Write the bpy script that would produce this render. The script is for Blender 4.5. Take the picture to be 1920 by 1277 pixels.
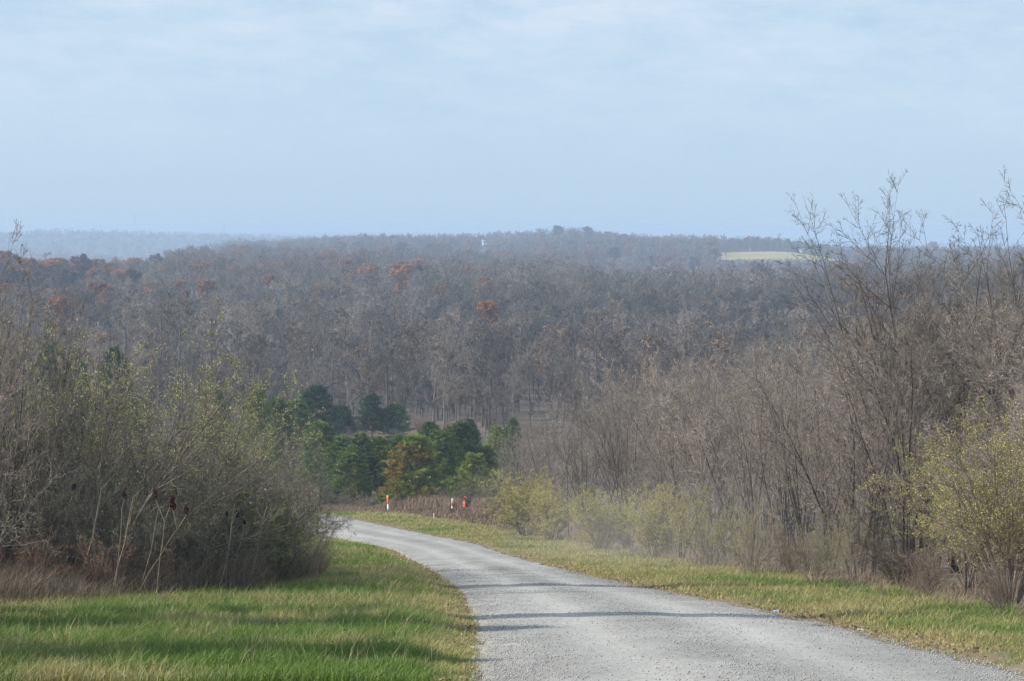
import bpy, math, numpy as np
from math import radians as rad
for o in list(bpy.data.objects): bpy.data.objects.remove(o)
SC = bpy.context.scene
COL = SC.collection
F = 4500.0                      # focal length in photo pixels (1920 wide)
EYE = 437.0                     # photo row of the eye level

# ------------------------------------------------------------------ camera
cam = bpy.data.cameras.new('camera'); camo = bpy.data.objects.new('camera', cam); COL.objects.link(camo)
cam.sensor_width = 36; cam.lens = F/1920*36; cam.clip_start = .5; cam.clip_end = 40000
camo.location = (0, 0, 0)
camo.rotation_euler = (rad(90) - math.atan((638.5-EYE)/F), 0, 0)
SC.camera = camo

# ------------------------------------------------------------------ world, sun, exposure
SUN_EL, SUN_AZ = rad(31), rad(-91)     # azimuth clockwise from +Y (view direction): -90 is the left
w = bpy.data.worlds.new("World"); SC.world = w; w.use_nodes = True
nt = w.node_tree; N = nt.nodes; Lk = nt.links
for n in list(N): N.remove(n)
out = N.new('ShaderNodeOutputWorld'); bg = N.new('ShaderNodeBackground'); bg.inputs[1].default_value = .104
sky = N.new('ShaderNodeTexSky'); sky.sky_type = 'NISHITA'; sky.sun_disc = False
sky.sun_elevation = SUN_EL; sky.sun_rotation = SUN_AZ; sky.air_density = 1.0; sky.dust_density = .7; sky.ozone_density = 2.5
tc = N.new('ShaderNodeTexCoord'); sp = N.new('ShaderNodeSeparateXYZ'); Lk.new(tc.outputs['Generated'], sp.inputs[0])
def wmath(op, a, b=None):
    m = N.new('ShaderNodeMath'); m.operation = op
    for i, v in enumerate((a, b)):
        if v is None: continue
        if isinstance(v, (int, float)): m.inputs[i].default_value = v
        else: Lk.new(v, m.inputs[i])
    return m.outputs[0]
zz = wmath('ADD', wmath('MAXIMUM', sp.outputs[2], 0.0), .09)
cx = wmath('MULTIPLY', sp.outputs[0], 2.2); cy = wmath('MULTIPLY', wmath('ADD', sp.outputs[2], wmath('MULTIPLY', sp.outputs[0], .04)), 7.)
cb = N.new('ShaderNodeCombineXYZ'); Lk.new(cx, cb.inputs[0]); Lk.new(cy, cb.inputs[1])
n1 = N.new('ShaderNodeTexNoise'); n1.inputs['Scale'].default_value = 13; n1.inputs['Detail'].default_value = 7; n1.inputs['Roughness'].default_value = .62
n2 = N.new('ShaderNodeTexNoise'); n2.inputs['Scale'].default_value = 2.2; n2.inputs['Detail'].default_value = 3
Lk.new(cb.outputs[0], n1.inputs['Vector']); Lk.new(cb.outputs[0], n2.inputs['Vector'])
mr = N.new('ShaderNodeMapRange'); Lk.new(wmath('ADD', wmath('MULTIPLY', n1.outputs[0], .6), wmath('MULTIPLY', n2.outputs[0], .55)), mr.inputs[0])
mr.inputs[1].default_value = .44; mr.inputs[2].default_value = .74; mr.inputs[3].default_value = 0; mr.inputs[4].default_value = 1.
fade = N.new('ShaderNodeMapRange'); Lk.new(sp.outputs[2], fade.inputs[0]); fade.inputs[1].default_value = .02; fade.inputs[2].default_value = .09
fac = wmath('MULTIPLY', mr.outputs[0], fade.outputs[0])
tint = N.new('ShaderNodeMix'); tint.data_type = 'RGBA'; tint.blend_type = 'MULTIPLY'; tint.inputs[0].default_value = 1
Lk.new(sky.outputs[0], tint.inputs[6]); tint.inputs[7].default_value = (4.35, 5.95, 7.65, 1)
tint.blend_type = 'MIX'; tint.inputs[0].default_value = .85      # a thin even veil of high cloud over the clear sky
mx = N.new('ShaderNodeMix'); mx.data_type = 'RGBA'; Lk.new(fac, mx.inputs[0]); Lk.new(tint.outputs[2], mx.inputs[6]); mx.inputs[7].default_value = (6.0, 6.8, 7.8, 1)
Lk.new(mx.outputs[2], bg.inputs[0]); Lk.new(bg.outputs[0], out.inputs[0])

sun = bpy.data.lights.new('sun', 'SUN'); sun.energy = 5.0; sun.angle = rad(.55); sun.color = (1, .93, .83)
suno = bpy.data.objects.new('sun', sun); COL.objects.link(suno)
sd = np.array([math.sin(SUN_AZ)*math.cos(SUN_EL), math.cos(SUN_AZ)*math.cos(SUN_EL), math.sin(SUN_EL)])  # towards the sun
import mathutils
suno.rotation_euler = mathutils.Vector(sd).to_track_quat('Z', 'Y').to_euler(); suno.location = (-60, 0, 60)
SC.view_settings.view_transform = 'Standard'; SC.view_settings.look = 'None'; SC.view_settings.gamma = 1
SC.view_settings.use_curve_mapping = False; SC.view_settings.exposure = .2
SC.render.engine = 'CYCLES'
cy_ = SC.cycles
cy_.max_bounces = 4; cy_.diffuse_bounces = 2; cy_.glossy_bounces = 1; cy_.transmission_bounces = 2; cy_.volume_bounces = 1
cy_.transparent_max_bounces = 8; cy_.caustics_reflective = False; cy_.caustics_refractive = False
cy_.use_denoising = True; cy_.denoiser = 'OPENIMAGEDENOISE'; cy_.denoising_prefilter = 'FAST'; cy_.sample_clamp_indirect = 4; cy_.use_adaptive_sampling = True; cy_.adaptive_threshold = .02

# ------------------------------------------------------------------ helpers
_h = np.random.default_rng(99).random((512, 512))
def vnoise(x, y, s=1.0, seed=0):
    x = np.asarray(x, float)/s + seed*37.7; y = np.asarray(y, float)/s + seed*91.3
    xi = np.floor(x).astype(int); yi = np.floor(y).astype(int); fx = x-xi; fy = y-yi
    fx = fx*fx*(3-2*fx); fy = fy*fy*(3-2*fy)
    g = lambda a, b: _h[a % 512, b % 512]
    return (g(xi, yi)*(1-fx)+g(xi+1, yi)*fx)*(1-fy)+(g(xi, yi+1)*(1-fx)+g(xi+1, yi+1)*fx)*fy
def fbm(x, y, s, seed=0, o=3):
    v = 0; a = .5; t = 0
    for k in range(o): v = v+a*vnoise(x, y, s/2**k, seed+k*3); t += a; a *= .5
    return v/t
def nrm(v): return v/np.maximum(np.linalg.norm(v, axis=-1, keepdims=True), 1e-9)
def sstep(a, b, x): t = np.clip((x-a)/(b-a), 0, 1); return t*t*(3-2*t)

class MB:
    """collects vertices, faces and vertex colours, links them as one mesh"""
    def __init__(s): s.v = []; s.f = {3: [], 4: []}; s.c = []; s.n = 0; s.ex = {3: 0, 4: 0}
    def add(s, V, Q=None, T=None, C=None):
        V = np.asarray(V, float).reshape(-1, 3)
        if Q is not None and len(Q): s.f[4].append(np.asarray(Q).reshape(-1, 4)+s.n)
        if T is not None and len(T): s.f[3].append(np.asarray(T).reshape(-1, 3)+s.n)
        if C is None: C = np.ones((len(V), 3))
        C = np.asarray(C, float)
        if C.ndim == 1: C = np.tile(C, (len(V), 1))
        s.v.append(V); s.c.append(C); s.n += len(V); return s
    def mesh(s, name, mat, smooth=False):
        V = np.concatenate(s.v) if s.v else np.zeros((0, 3)); C = np.concatenate(s.c) if s.c else np.zeros((0, 3))
        m = bpy.data.meshes.new(name); m.vertices.add(len(V)); m.vertices.foreach_set('co', V.astype(np.float32).ravel())
        Q = np.concatenate(s.f[4]) if s.f[4] else np.zeros((0, 4), int); T = np.concatenate(s.f[3]) if s.f[3] else np.zeros((0, 3), int)
        li = np.concatenate([Q.ravel(), T.ravel()]).astype(np.int32)
        tot = np.concatenate([np.full(len(Q), 4), np.full(len(T), 3)]).astype(np.int32)
        st = np.concatenate([[0], np.cumsum(tot)[:-1]]).astype(np.int32)
        m.loops.add(len(li)); m.loops.foreach_set('vertex_index', li)
        m.polygons.add(len(tot)); m.polygons.foreach_set('loop_start', st)
        if smooth: m.polygons.foreach_set('use_smooth', np.ones(len(tot), bool))
        a = m.color_attributes.new('Col', 'FLOAT_COLOR', 'POINT')
        a.data.foreach_set('color', np.concatenate([C, np.ones((len(C), 1))], 1).astype(np.float32).ravel())
        m.update(calc_edges=True); m.validate(); m.materials.append(mat); return m
    def build(s, name, mat, parent=None, smooth=False):
        return link(name, s.mesh(name, mat, smooth), parent)
def link(name, me, parent=None):
    o = bpy.data.objects.new(name, me); COL.objects.link(o)
    if parent is not None: o.parent = parent
    return o
def tag(o, label=None, cat=None, group=None, kind=None):
    if label: o['label'] = label
    if cat: o['category'] = cat
    if group: o['group'] = group
    if kind: o['kind'] = kind
    return o
def thing(name, label, cat, loc, rz=0, group=None, sc=1):
    o = bpy.data.objects.new(name, None); COL.objects.link(o); o.empty_display_size = .2
    o.location = loc; o.rotation_euler = (0, 0, rz); o.scale = (sc,)*3 if np.isscalar(sc) else sc
    return tag(o, label, cat, group)

def axis(rng, S, D, L, R0, K, wob=.1, up=0., tip=.3, droop=0.):
    B = len(S); P = np.zeros((B, K, 3)); P[:, 0] = S; d = nrm(np.asarray(D, float)); st = (L/(K-1))[:, None]
    for k in range(1, K):
        d = d+rng.normal(0, wob, (B, 3)); d[:, 2] += up-droop*k/K; d = nrm(d); P[:, k] = P[:, k-1]+d*st
    return P, R0[:, None]*np.linspace(1, tip, K)[None], L
def kids(rng, A, n, t0, t1, ang, asd, ratio, rr, rmin=.002, short=.55, dome=None):
    P, R, L = A; B, K, _ = P.shape; i0 = np.repeat(np.arange(B), n); M = len(i0)
    t = rng.uniform(t0, t1, M); f = t*(K-1)*.9999; i = f.astype(int); u = (f-i)[:, None]
    c_ = (t-t0)/(t1-t0); lf = 1-short*t if dome is None else dome[0]+dome[1]*np.sin(np.pi*(.12+.76*c_))
    if dome is not None: ang = ang+dome[2]*(.5-c_)
    S = P[i0, i]*(1-u)+P[i0, i+1]*u; T = nrm(P[i0, i+1]-P[i0, i]); r = R[i0, i]*(1-u[:, 0])+R[i0, i+1]*u[:, 0]
    q = rng.normal(size=(M, 3)); q = nrm(q-(q*T).sum(1, keepdims=True)*T); a = np.radians(rng.normal(ang, asd, M))[:, None]
    return S, np.cos(a)*T+np.sin(a)*q, L[i0]*ratio*lf*rng.uniform(.65, 1.25, M), np.maximum(r*rr, rmin)
def tubes(mb, A, sides=3, col=(1, 1, 1), cvar=0., rng=None):
    P, R, _ = A; B, K, _ = P.shape
    T = np.gradient(P, axis=1); T = nrm(T); m = nrm(P[:, -1]-P[:, 0])
    ref = np.where(np.abs(m[:, 2:3]) > .8, np.array([[1., 0, 0]]), np.array([[0, 0, 1.]]))[:, None]
    a = nrm(np.cross(T, ref)); b = np.cross(T, a)
    th = np.arange(sides)*2*np.pi/sides
    V = P[:, :, None]+R[:, :, None, None]*(np.cos(th)[None, None, :, None]*a[:, :, None]+np.sin(th)[None, None, :, None]*b[:, :, None])
    base = (np.arange(B)*K*sides)[:, None, None]+(np.arange(K-1)*sides)[None, :, None]
    s0 = np.arange(sides)[None, None]; s1 = (s0+1) % sides
    Q = np.stack([base+s0, base+s1, base+s1+sides, base+s0+sides], -1)
    c = np.tile(np.asarray(col, float), (B, 1))
    if cvar: c = c*(1+rng.uniform(-cvar, cvar, (B, 1)))
    mb.add(V, Q=Q, C=np.repeat(c, K*sides, 0))
def leaves(mb, rng, C, size, cols, cvar=.25, asp=.55, sv=.35):
    n = len(C); a = nrm(rng.normal(size=(n, 3))); q = rng.normal(size=(n, 3)); b = nrm(np.cross(a, q))
    s = size*rng.uniform(1-sv, 1+sv, (n, 1))
    V = np.stack([C-a*s*.5, C+b*s*asp*.5, C+a*s*.5, C-b*s*asp*.5], 1)
    cols = np.atleast_2d(np.asarray(cols, float)); c = cols[rng.integers(0, len(cols), n)]*(1+rng.uniform(-cvar, cvar, (n, 1)))
    mb.add(V, Q=np.arange(n*4).reshape(n, 4), C=np.repeat(c, 4, 0))
def along(rng, A, n, t0=.1, t1=1., jit=.0):
    P, R, L = A; B, K, _ = P.shape; i0 = rng.integers(0, B, n); f = rng.uniform(t0, t1, n)*(K-1)*.9999; i = f.astype(int); u = (f-i)[:, None]
    return P[i0, i]*(1-u)+P[i0, i+1]*u+rng.normal(0, jit, (n, 3)) if jit else P[i0, i]*(1-u)+P[i0, i+1]*u
def blades(mb, rng, B, h, wd, cols, lean=.35, seg2=True, wind=(.15, 0)):
    n = len(B); th = rng.uniform(0, 2*np.pi, n); sd_ = np.stack([np.cos(th), np.sin(th), np.zeros(n)], 1)*(wd/2)[:, None]
    ld = np.stack([rng.normal(wind[0], lean, n), rng.normal(wind[1], lean, n), np.ones(n)], 1); ld = ld*h[:, None]
    mid = B+ld*np.array([.35, .35, .55]); tip = B+ld*np.array([1, 1, .95])
    if seg2:
        V = np.stack([B-sd_, B+sd_, mid+sd_*.8, mid-sd_*.8, tip], 1); k = np.arange(n)[:, None]*5
        mb.add(V, Q=k+np.array([[0, 1, 2, 3]]), T=k+np.array([[3, 2, 4]]), C=np.repeat(cols, 5, 0))
    else:
        V = np.stack([B-sd_, B+sd_, tip], 1); mb.add(V, T=np.arange(n*3).reshape(n, 3), C=np.repeat(cols, 3, 0))

# ------------------------------------------------------------------ materials
def mat(name, base=(.5, .5, .5), rough=.8, attr=True, nscale=0, namt=.3, objvar=0., transl=0., bump=0., spec=.3, hue=None):
    m = bpy.data.materials.new(name); m.use_nodes = True; t = m.node_tree; n = t.nodes; l = t.links; n.clear()
    o = n.new('ShaderNodeOutputMaterial'); p = n.new('ShaderNodeBsdfPrincipled'); p.inputs['Roughness'].default_value = rough
    p.inputs['Specular IOR Level'].default_value = spec
    def mixc(a, b, fac=1., bt='MULTIPLY'):
        x = n.new('ShaderNodeMix'); x.data_type = 'RGBA'; x.blend_type = bt
        for i, v in ((0, fac), (6, a), (7, b)):
            if isinstance(v, (tuple, float, int)): x.inputs[i].default_value = v if i == 0 else (*v[:3], 1)
            else: l.new(v, x.inputs[i])
        return x.outputs[2]
    def mth(op, a, b):
        x = n.new('ShaderNodeMath'); x.operation = op
        for i, v in enumerate((a, b)):
            if isinstance(v, (float, int)): x.inputs[i].default_value = v
            else: l.new(v, x.inputs[i])
        return x.outputs[0]
    c = tuple(base)
    if attr:
        a = n.new('ShaderNodeVertexColor'); a.layer_name = 'Col'; c = mixc(a.outputs[0], tuple(base))
    if nscale:
        tcn = n.new('ShaderNodeTexCoord'); nz = n.new('ShaderNodeTexNoise'); nz.inputs['Scale'].default_value = nscale; nz.inputs['Detail'].default_value = 5
        l.new(tcn.outputs['Object'], nz.inputs['Vector'])
        v = mth('ADD', mth('MULTIPLY', nz.outputs[0], 2*namt), 1-namt)
        cc = n.new('ShaderNodeCombineColor'); [l.new(v, cc.inputs[i]) for i in range(3)]; c = mixc(c, cc.outputs[0])
        if bump:
            b = n.new('ShaderNodeBump'); b.inputs['Strength'].default_value = bump; b.inputs['Distance'].default_value = .02
            l.new(nz.outputs[0], b.inputs['Height']); l.new(b.outputs[0], p.inputs['Normal'])
    if objvar:
        oi = n.new('ShaderNodeObjectInfo'); v = mth('ADD', mth('MULTIPLY', oi.outputs['Random'], 2*objvar), 1-objvar)
        if hue is None:
            cc = n.new('ShaderNodeCombineColor'); [l.new(v, cc.inputs[i]) for i in range(3)]; c = mixc(c, cc.outputs[0])
        else:
            cc = n.new('ShaderNodeCombineColor'); [l.new(v, cc.inputs[i]) for i in range(3)]; c = mixc(c, cc.outputs[0])
            r2 = mth('FRACT', mth('MULTIPLY', oi.outputs['Random'], 17.31), 0.)
            c = mixc(c, mixc(hue[0], hue[1], r2, 'MIX'))
    if isinstance(c, tuple): p.inputs['Base Color'].default_value = (*c[:3], 1)
    else: l.new(c, p.inputs['Base Color'])
    if transl:
        tr = n.new('ShaderNodeBsdfTranslucent'); ms = n.new('ShaderNodeMixShader'); ms.inputs[0].default_value = transl
        if isinstance(c, tuple): tr.inputs[0].default_value = (*c[:3], 1)
        else: l.new(c, tr.inputs[0])
        l.new(p.outputs[0], ms.inputs[1]); l.new(tr.outputs[0], ms.inputs[2]); l.new(ms.outputs[0], o.inputs[0])
    else: l.new(p.outputs[0], o.inputs[0])
    return m
M = {
 'bark': mat('thicket_bark', (1.20, 1.16, 1.10), .85, True, 6, .3, .22),
 'forest_bark': mat('forest_bark', (1.06, 1.02, .97), .9, True, .9, .25, .34, hue=((1.0, 1., 1.02), (1.08, .98, .90))),
 'leaf': mat('leaf', (1.25, 1.25, 1.2), .55, True, objvar=.12, transl=.35),
 'oak_leaf': mat('oak_leaf', (1.12, 1.02, .95), .7, True, objvar=.2, transl=.2),
 'needle': mat('needle', (1.4, 1.22, .9), .6, True, objvar=.15, transl=.12),
 'grass': mat('grass_blade', (1, 1, 1), .6, True, transl=.3),
 'weed': mat('weed_stem', (1, 1, 1), .8, True, transl=.15),
 'ground': mat('ground_soil', (1, 1, 1), .95, True, .9, .35, bump=.4),
 'stone': mat('gravel_stone', (1, 1, 1), .85, True),
 'white': mat('white_paint', (.8, .8, .78), .45, False, 9, .06), 'orange': mat('orange_tape', (.85, .12, .02), .5, False, 9, .06),
 'yellow': mat('yellow_cap', (.8, .45, .03), .5, False, 9, .06), 'house_white': mat('house_white', (.55, .56, .56), .6, False, 1, .1),
 'roof': mat('grey_roof', (.35, .36, .38), .7, False, 3, .1),
 'glass': mat('dark_glass', (.05, .06, .07), .2, False, 3, .05), 'steel': mat('grey_steel', (.55, .57, .6), .5, False, 2, .1),
 'vest': mat('orange_vest', (.95, .13, .012), .6, False, 40, .12), 'cap': mat('orange_cap', (.8, .07, .02), .6, False, 40, .1),
 'cloth': mat('dark_cloth', (.03, .04, .07), .8, False, 30, .2), 'skin': mat('skin', (.5, .3, .22), .5, False, 20, .05),
 'glove': mat('yellow_glove', (.75, .55, .1), .6, False, 30, .1), 'hair': mat('brown_hair', (.05, .03, .02), .6, False, 60, .2),
 'litter': mat('pale_litter', (.35, .5, .85), .5, False, 30, .1), 'litter_white': mat('white_litter', (.6, .6, .58), .5, False, 30, .1),
}

# ------------------------------------------------------------------ terrain
YK = np.array([-60, 0, 22, 35, 50, 70, 90, 115, 150, 158, 168, 200, 250, 300, 350, 400, 450, 600, 700, 800, 900, 1100, 1300, 1500, 1700, 2000, 2300, 2700, 3200, 4000, 4800, 6000, 8000, 10000, 13200], float)
UK = np.array([-700, 0, 120, 250, 350, 450, 700, 960, 1050, 1250, 1450, 1650, 1920, 2600], float)
near = [1., -1.55, -4.11, -5.65, -7.4, -9.72, -11.9, -14.4, -17.55, -19.15, -20.2, -23, -24.6, -25.5, -27, -28.5]
rows = [[v]*14 for v in near]
rows += [
 [-33, -33, -33, -33, -33, -33, -33, -33, -33, -35.5, -36, -35, -33, -33],
 [-30, -31, -31, -32, -33, -33, -33, -32.5, -32.5, -32.5, -31, -29.5, -27, -27],
 [-32, -33, -33, -33, -34, -34, -33.5, -33, -33, -31.5, -29.5, -28, -26, -26],
 [-30, -30, -31, -33, -34, -34.5, -33, -33, -35, -42, -42, -36, -32, -32],
 [-24, -24, -26, -31, -32, -34, -32.5, -32.5, -36, -50, -50, -40, -36, -34],
 [-38, -38, -36, -28, -29, -32, -31, -32, -34, -45, -46, -39, -36, -36],
 [-58, -58, -57, -38, -24.5, -28, -29, -30, -31, -37, -41, -36, -34, -34],
 [-60, -60, -60, -55, -34, -23, -26, -29, -29, -35, -41, -34, -33, -33],
 [-60, -60, -60, -58, -45, -25, -23, -26, -25, -27, -24.5, -29.5, -31, -31],
 [-60, -60, -60, -60, -45, -27, -19.5, -22.4, -19, -22, -20, -30, -30, -30],
 [-58, -58, -58, -58, -35, -22, -18, -16, -11.5, -18, -20.5, -30, -30, -30],
 [-55, -55, -55, -50, -32, -22, -24, -26, -25, -26, -28, -28, -28, -28],
 [-52, -52, -50, -48, -38, -35, -35, -35, -35, -35, -35, -35, -35, -35],
 [-35, -35, -32, -35, -38, -40, -45, -45, -45, -45, -45, -45, -45, -45],
 [-11, -12, -9, -13, -15, -17, -24, -45, -45, -45, -45, -45, -45, -45],
 [-30, -30, -30, -30, -30, -35, -45, -45, -45, -45, -45, -45, -45, -45],
 [-30, -30, -30, -30, -30, -35, -40, -40, -40, -45, -60, -60, -60, -60],
 [0, 2, 8, 4, 2, 0, 0, -4, -5, -14, -38, -50, -45, -40],
 [0, 2, 7, 4, 3, 0, 0, -4, -5, -14, -42, -55, -50, -40]]
TB = np.array(rows, float); TB[16:26] += 4.5
for yk, dv in ((700, [0, 0, 0, 0, 0, 0, 0, 0, 0, -.5, -2, -3.5, -4, -4]), (800, [-7, -7, -7, -4, -3, -2, -1, -1, 0, 0, 0, -2, -2, -2]), (900, [-11, -11, -11, -7.5, -5, -4, -3, -2, 0, 0, 0, 0, 0, 0]),
               (1100, [-6, -6, -6, -9, -7, -5, -4, -3, -2, -2, -2, -2, -2, -2]), (1300, [0, 0, 0, -7, -9.5, -7, -7, -5, -4, -4, -3, -2, -2, -2]), (1500, [0, 0, 0, 0, -8, -5, -4, -2, -2, -2, -2, 0, 0, 0]), (1700, [0, 0, 0, 0, -4, -4, -3, -2, -1, 0, 0, 0, 0, 0])):
    TB[list(YK).index(yk)] += dv
def H(x, Y):
    x = np.asarray(x, float); Y = np.asarray(Y, float)
    px = np.clip(960+F*x/np.maximum(Y, 40), -699, 2599); Yc = np.clip(Y, -59, 13199)
    i = np.clip(np.searchsorted(YK, Yc, side='right')-1, 0, len(YK)-2); j = np.clip(np.searchsorted(UK, px, side='right')-1, 0, len(UK)-2)
    b = (px-UK[j])/(UK[j+1]-UK[j]); b = b*b*(3-2*b)
    def col(k): k = np.clip(k, 0, len(YK)-1); return TB[k, j]*(1-b)+TB[k, j+1]*b
    y0, y1 = YK[i], YK[i+1]; h = y1-y0; s = (Yc-y0)/h
    def m(k):
        k0 = np.clip(k-1, 0, len(YK)-1); k1 = np.clip(k+1, 0, len(YK)-1)
        d0 = (col(k)-col(k0))/np.maximum(YK[k]-YK[k0], 1e-6); d1 = (col(k1)-col(k))/np.maximum(YK[k1]-YK[k], 1e-6)
        return np.where(d0*d1 > 0, 2*d0*d1/(d0+d1+np.where(d0+d1 == 0, 1, 0)), 0)
    z = (2*s**3-3*s**2+1)*col(i)+(s**3-2*s**2+s)*h*m(i)+(-2*s**3+3*s**2)*col(i+1)+(s**3-s**2)*h*m(i+1)
    amp = sstep(380, 800, Y)*(1-.6*sstep(1500, 1750, Y)*np.exp(-((px-1450)/200)**2))
    z = z+amp*(1-.85*sstep(1550, 1650, Y)*(1-sstep(2100, 2200, Y))*sstep(1280, 1340, px)*(1-sstep(1650, 1700, px)))*(fbm(x, Y*.7, 270, 5, 2)-.5)*(30-20*sstep(1200, 1600, Y)-14*sstep(1080, 1180, px)*(Y > 0)*(1-sstep(1200, 1600, Y)))*(1+sstep(2500, 3500, Y)*1.5-1.5*sstep(4000, 4600, Y))
    return z
EL = np.array([(-60, -3.), (-15, -1.6), (0, -1.), (22, -.35), (33, -.5), (45.8, -.97), (64.8, -2.2), (90.6, -4.57), (101.9, -6.9), (112, -9.6), (125, -12.8), (136, -18), (148, -30), (153, -55), (154, -90)])
ER = np.array([(-60, 4.), (-15, 4.9), (0, 4.95), (22.9, 4.9), (37.5, 4.), (51, 2.42), (69.9, .96), (98.8, -1.52), (118.3, -5.15), (130.2, -8.1), (143.5, -11.6), (151, -15), (156, -24), (160, -50), (161, -90)])
def smi(Y, T):   # smoothed edge line
    return (np.interp(Y-3, T[:, 0], T[:, 1])+np.interp(Y, T[:, 0], T[:, 1])*2+np.interp(Y+3, T[:, 0], T[:, 1]))/4
def xl(Y): return smi(Y, EL)
def xr(Y): return smi(Y, ER)
def road_in(x, Y):   # 1 inside the road, 0 outside
    return sstep(-.1, .35, x-xl(Y))*sstep(-.1, .35, xr(Y)-x)*(Y < 161)
TL = np.array([(20, 7.2), (34, 7.1), (45, 6.9), (59, 5.8), (68, 4.8), (91, 2.8), (115, -.5), (135, -1.), (150, 0), (175, 4)])   # front of the right thicket
TF = np.array([(20, -9.5), (36, -9.), (41, -7.6), (45, -5.6), (48, -5.), (56, -4.9), (66, -6.2), (80, -8.5), (95, -10.5), (105, -14)])   # front of the left thicket
def g3(x, Y): return np.stack([x, Y, H(x, Y)], -1)
def at(px, Y): x = (px-960)/F*Y; return float(x), float(Y), float(H(x, Y))

def field_mask(x, Y):   # mown pasture on the far hill
    px = 960+F*x/np.maximum(Y, 1)
    return sstep(1325, 1365, px)*(1-sstep(1560, 1640, px))*sstep(1700, 1740, Y+(px-1450)*.35)*(1-sstep(2030, 2060, Y))

Yr = [-40.]
while Yr[-1] < 13200:
    y = Yr[-1]; Yr.append(y+(1. if y < 15 else .32 if y < 60 else .6 if y < 165 else max(1.2, y*.011)))
Yr = np.array(Yr)
uc = np.concatenate([-np.geomspace(1.1, .245, 26), np.linspace(-.24, .24, 300), np.geomspace(.245, 1.1, 26)])
YY, UU = np.meshgrid(Yr, uc, indexing='ij'); XX = UU*(np.maximum(YY, -20)+32)
Z = H(XX, YY); ri = road_in(XX, YY)*(YY > -38)
near_ = (1-sstep(150, 200, YY))
Z = Z+near_*(1-ri)*(fbm(XX, YY, 1.1, 3)-.5)*.12-ri*.10
# verge colours
tw = sstep(0, 1.2, XX-np.interp(YY, TL[:, 0], TL[:, 1]))+sstep(0, 1.2, np.interp(YY, TF[:, 0], TF[:, 1])-XX)
lit = sstep(.15, .85, np.clip(tw, 0, 1)+sstep(150, 165, YY))
p1 = fbm(XX, YY, 2.2, 11)[..., None]
green = np.array([.10, .125, .035]); straw = np.array([.27, .21, .11]); litter = np.array([.15, .115, .085])
C = green*(1-sstep(.4, .65, p1))+straw*sstep(.4, .65, p1)
ed = np.minimum(np.abs(XX-xl(YY)), np.abs(XX-xr(YY)))[..., None]
C = C*(sstep(.1, .8, ed))+np.array([.19, .14, .09])*(1-sstep(.1, .8, ed))
C = C*(1-lit[..., None])+litter*lit[..., None]
fm = field_mask(XX, YY)[..., None]; C = C*(1-fm)+np.array([.36, .30, .12])*(.75+.5*fbm(XX, YY, 40, 25))[..., None]*fm
pxx = 960+F*XX/np.maximum(YY, 1)
f2 = (sstep(1480, 1500, pxx)*(1-sstep(1900, 1950, pxx))*sstep(2050, 2080, YY)*(1-sstep(2230, 2260, YY)))[..., None]; C = C*(1-f2)+np.array([.33, .27, .17])*f2
fa = sstep(2800, 3600, YY)[..., None]
pf = fbm(XX, YY*.6, 300, 21)[..., None]; pg = fbm(XX, YY, 60, 31)[..., None]
Cf = np.array([.085, .08, .065])*(.6+.8*pg)+sstep(.6, .72, pf)*np.array([.14, .10, .05]); C = C*(1-fa)+Cf*fa
ny, nx = YY.shape; ii = (np.arange(ny-1)[:, None]*nx+np.arange(nx-1)[None]).ravel()
g = MB().add(np.stack([XX, YY, Z], -1), Q=np.stack([ii, ii+1, ii+nx+1, ii+nx], 1), C=C.reshape(-1, 3))
tag(g.build('ground', M['ground'], smooth=True), 'rolling ground under the verges, the thickets and the wooded hills', kind='structure')

# road
def road_mat():
    m = bpy.data.materials.new('gravel_road'); m.use_nodes = True; t = m.node_tree; n = t.nodes; l = t.links
    p = n['Principled BSDF']; p.inputs['Roughness'].default_value = .9; p.inputs['Specular IOR Level'].default_value = .2
    a = n.new('ShaderNodeVertexColor'); a.layer_name = 'Col'; tc = n.new('ShaderNodeTexCoord')
    v = n.new('ShaderNodeTexVoronoi'); v.inputs['Scale'].default_value = 26; nz = n.new('ShaderNodeTexNoise'); nz.inputs['Scale'].default_value = 9; nz.inputs['Detail'].default_value = 8; nz.inputs['Roughness'].default_value = .75
    l.new(tc.outputs['Object'], v.inputs['Vector']); l.new(tc.outputs['Object'], nz.inputs['Vector'])
    r = n.new('ShaderNodeMapRange'); l.new(v.outputs['Color'], r.inputs[0]); r.inputs[3].default_value = .82; r.inputs[4].default_value = 1.14
    r2 = n.new('ShaderNodeMapRange'); l.new(nz.outputs[0], r2.inputs[0]); r2.inputs[1].default_value = .3; r2.inputs[2].default_value = .7; r2.inputs[3].default_value = .8; r2.inputs[4].default_value = 1.15
    mu = n.new('ShaderNodeMath'); mu.operation = 'MULTIPLY'; l.new(r.outputs[0], mu.inputs[0]); l.new(r2.outputs[0], mu.inputs[1])
    vs = n.new('ShaderNodeVectorMath'); vs.operation = 'SCALE'; l.new(a.outputs[0], vs.inputs[0]); l.new(mu.outputs[0], vs.inputs['Scale'])
    l.new(vs.outputs[0], p.inputs['Base Color'])
    b = n.new('ShaderNodeBump'); b.inputs['Strength'].default_value = .35; b.inputs['Distance'].default_value = .012; l.new(v.outputs['Distance'], b.inputs['Height']); l.new(b.outputs[0], p.inputs['Normal'])
    return m
Yg = np.concatenate([np.arange(-38, 15, .5), np.arange(15, 70, .12), np.arange(70, 158, .3)])
nc = 64; tt = np.linspace(0, 1, nc)
YG, TT = np.meshgrid(Yg, tt, indexing='ij')
XL = xl(YG)+(fbm(YG, YG*0, .9, 41)-.5)*.5; XR = xr(YG)+(fbm(YG, YG*0, .9, 43)-.5)*.5
XG = XL+(XR-XL)*TT
crown = .07*(1-(2*TT-1)**2)
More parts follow.
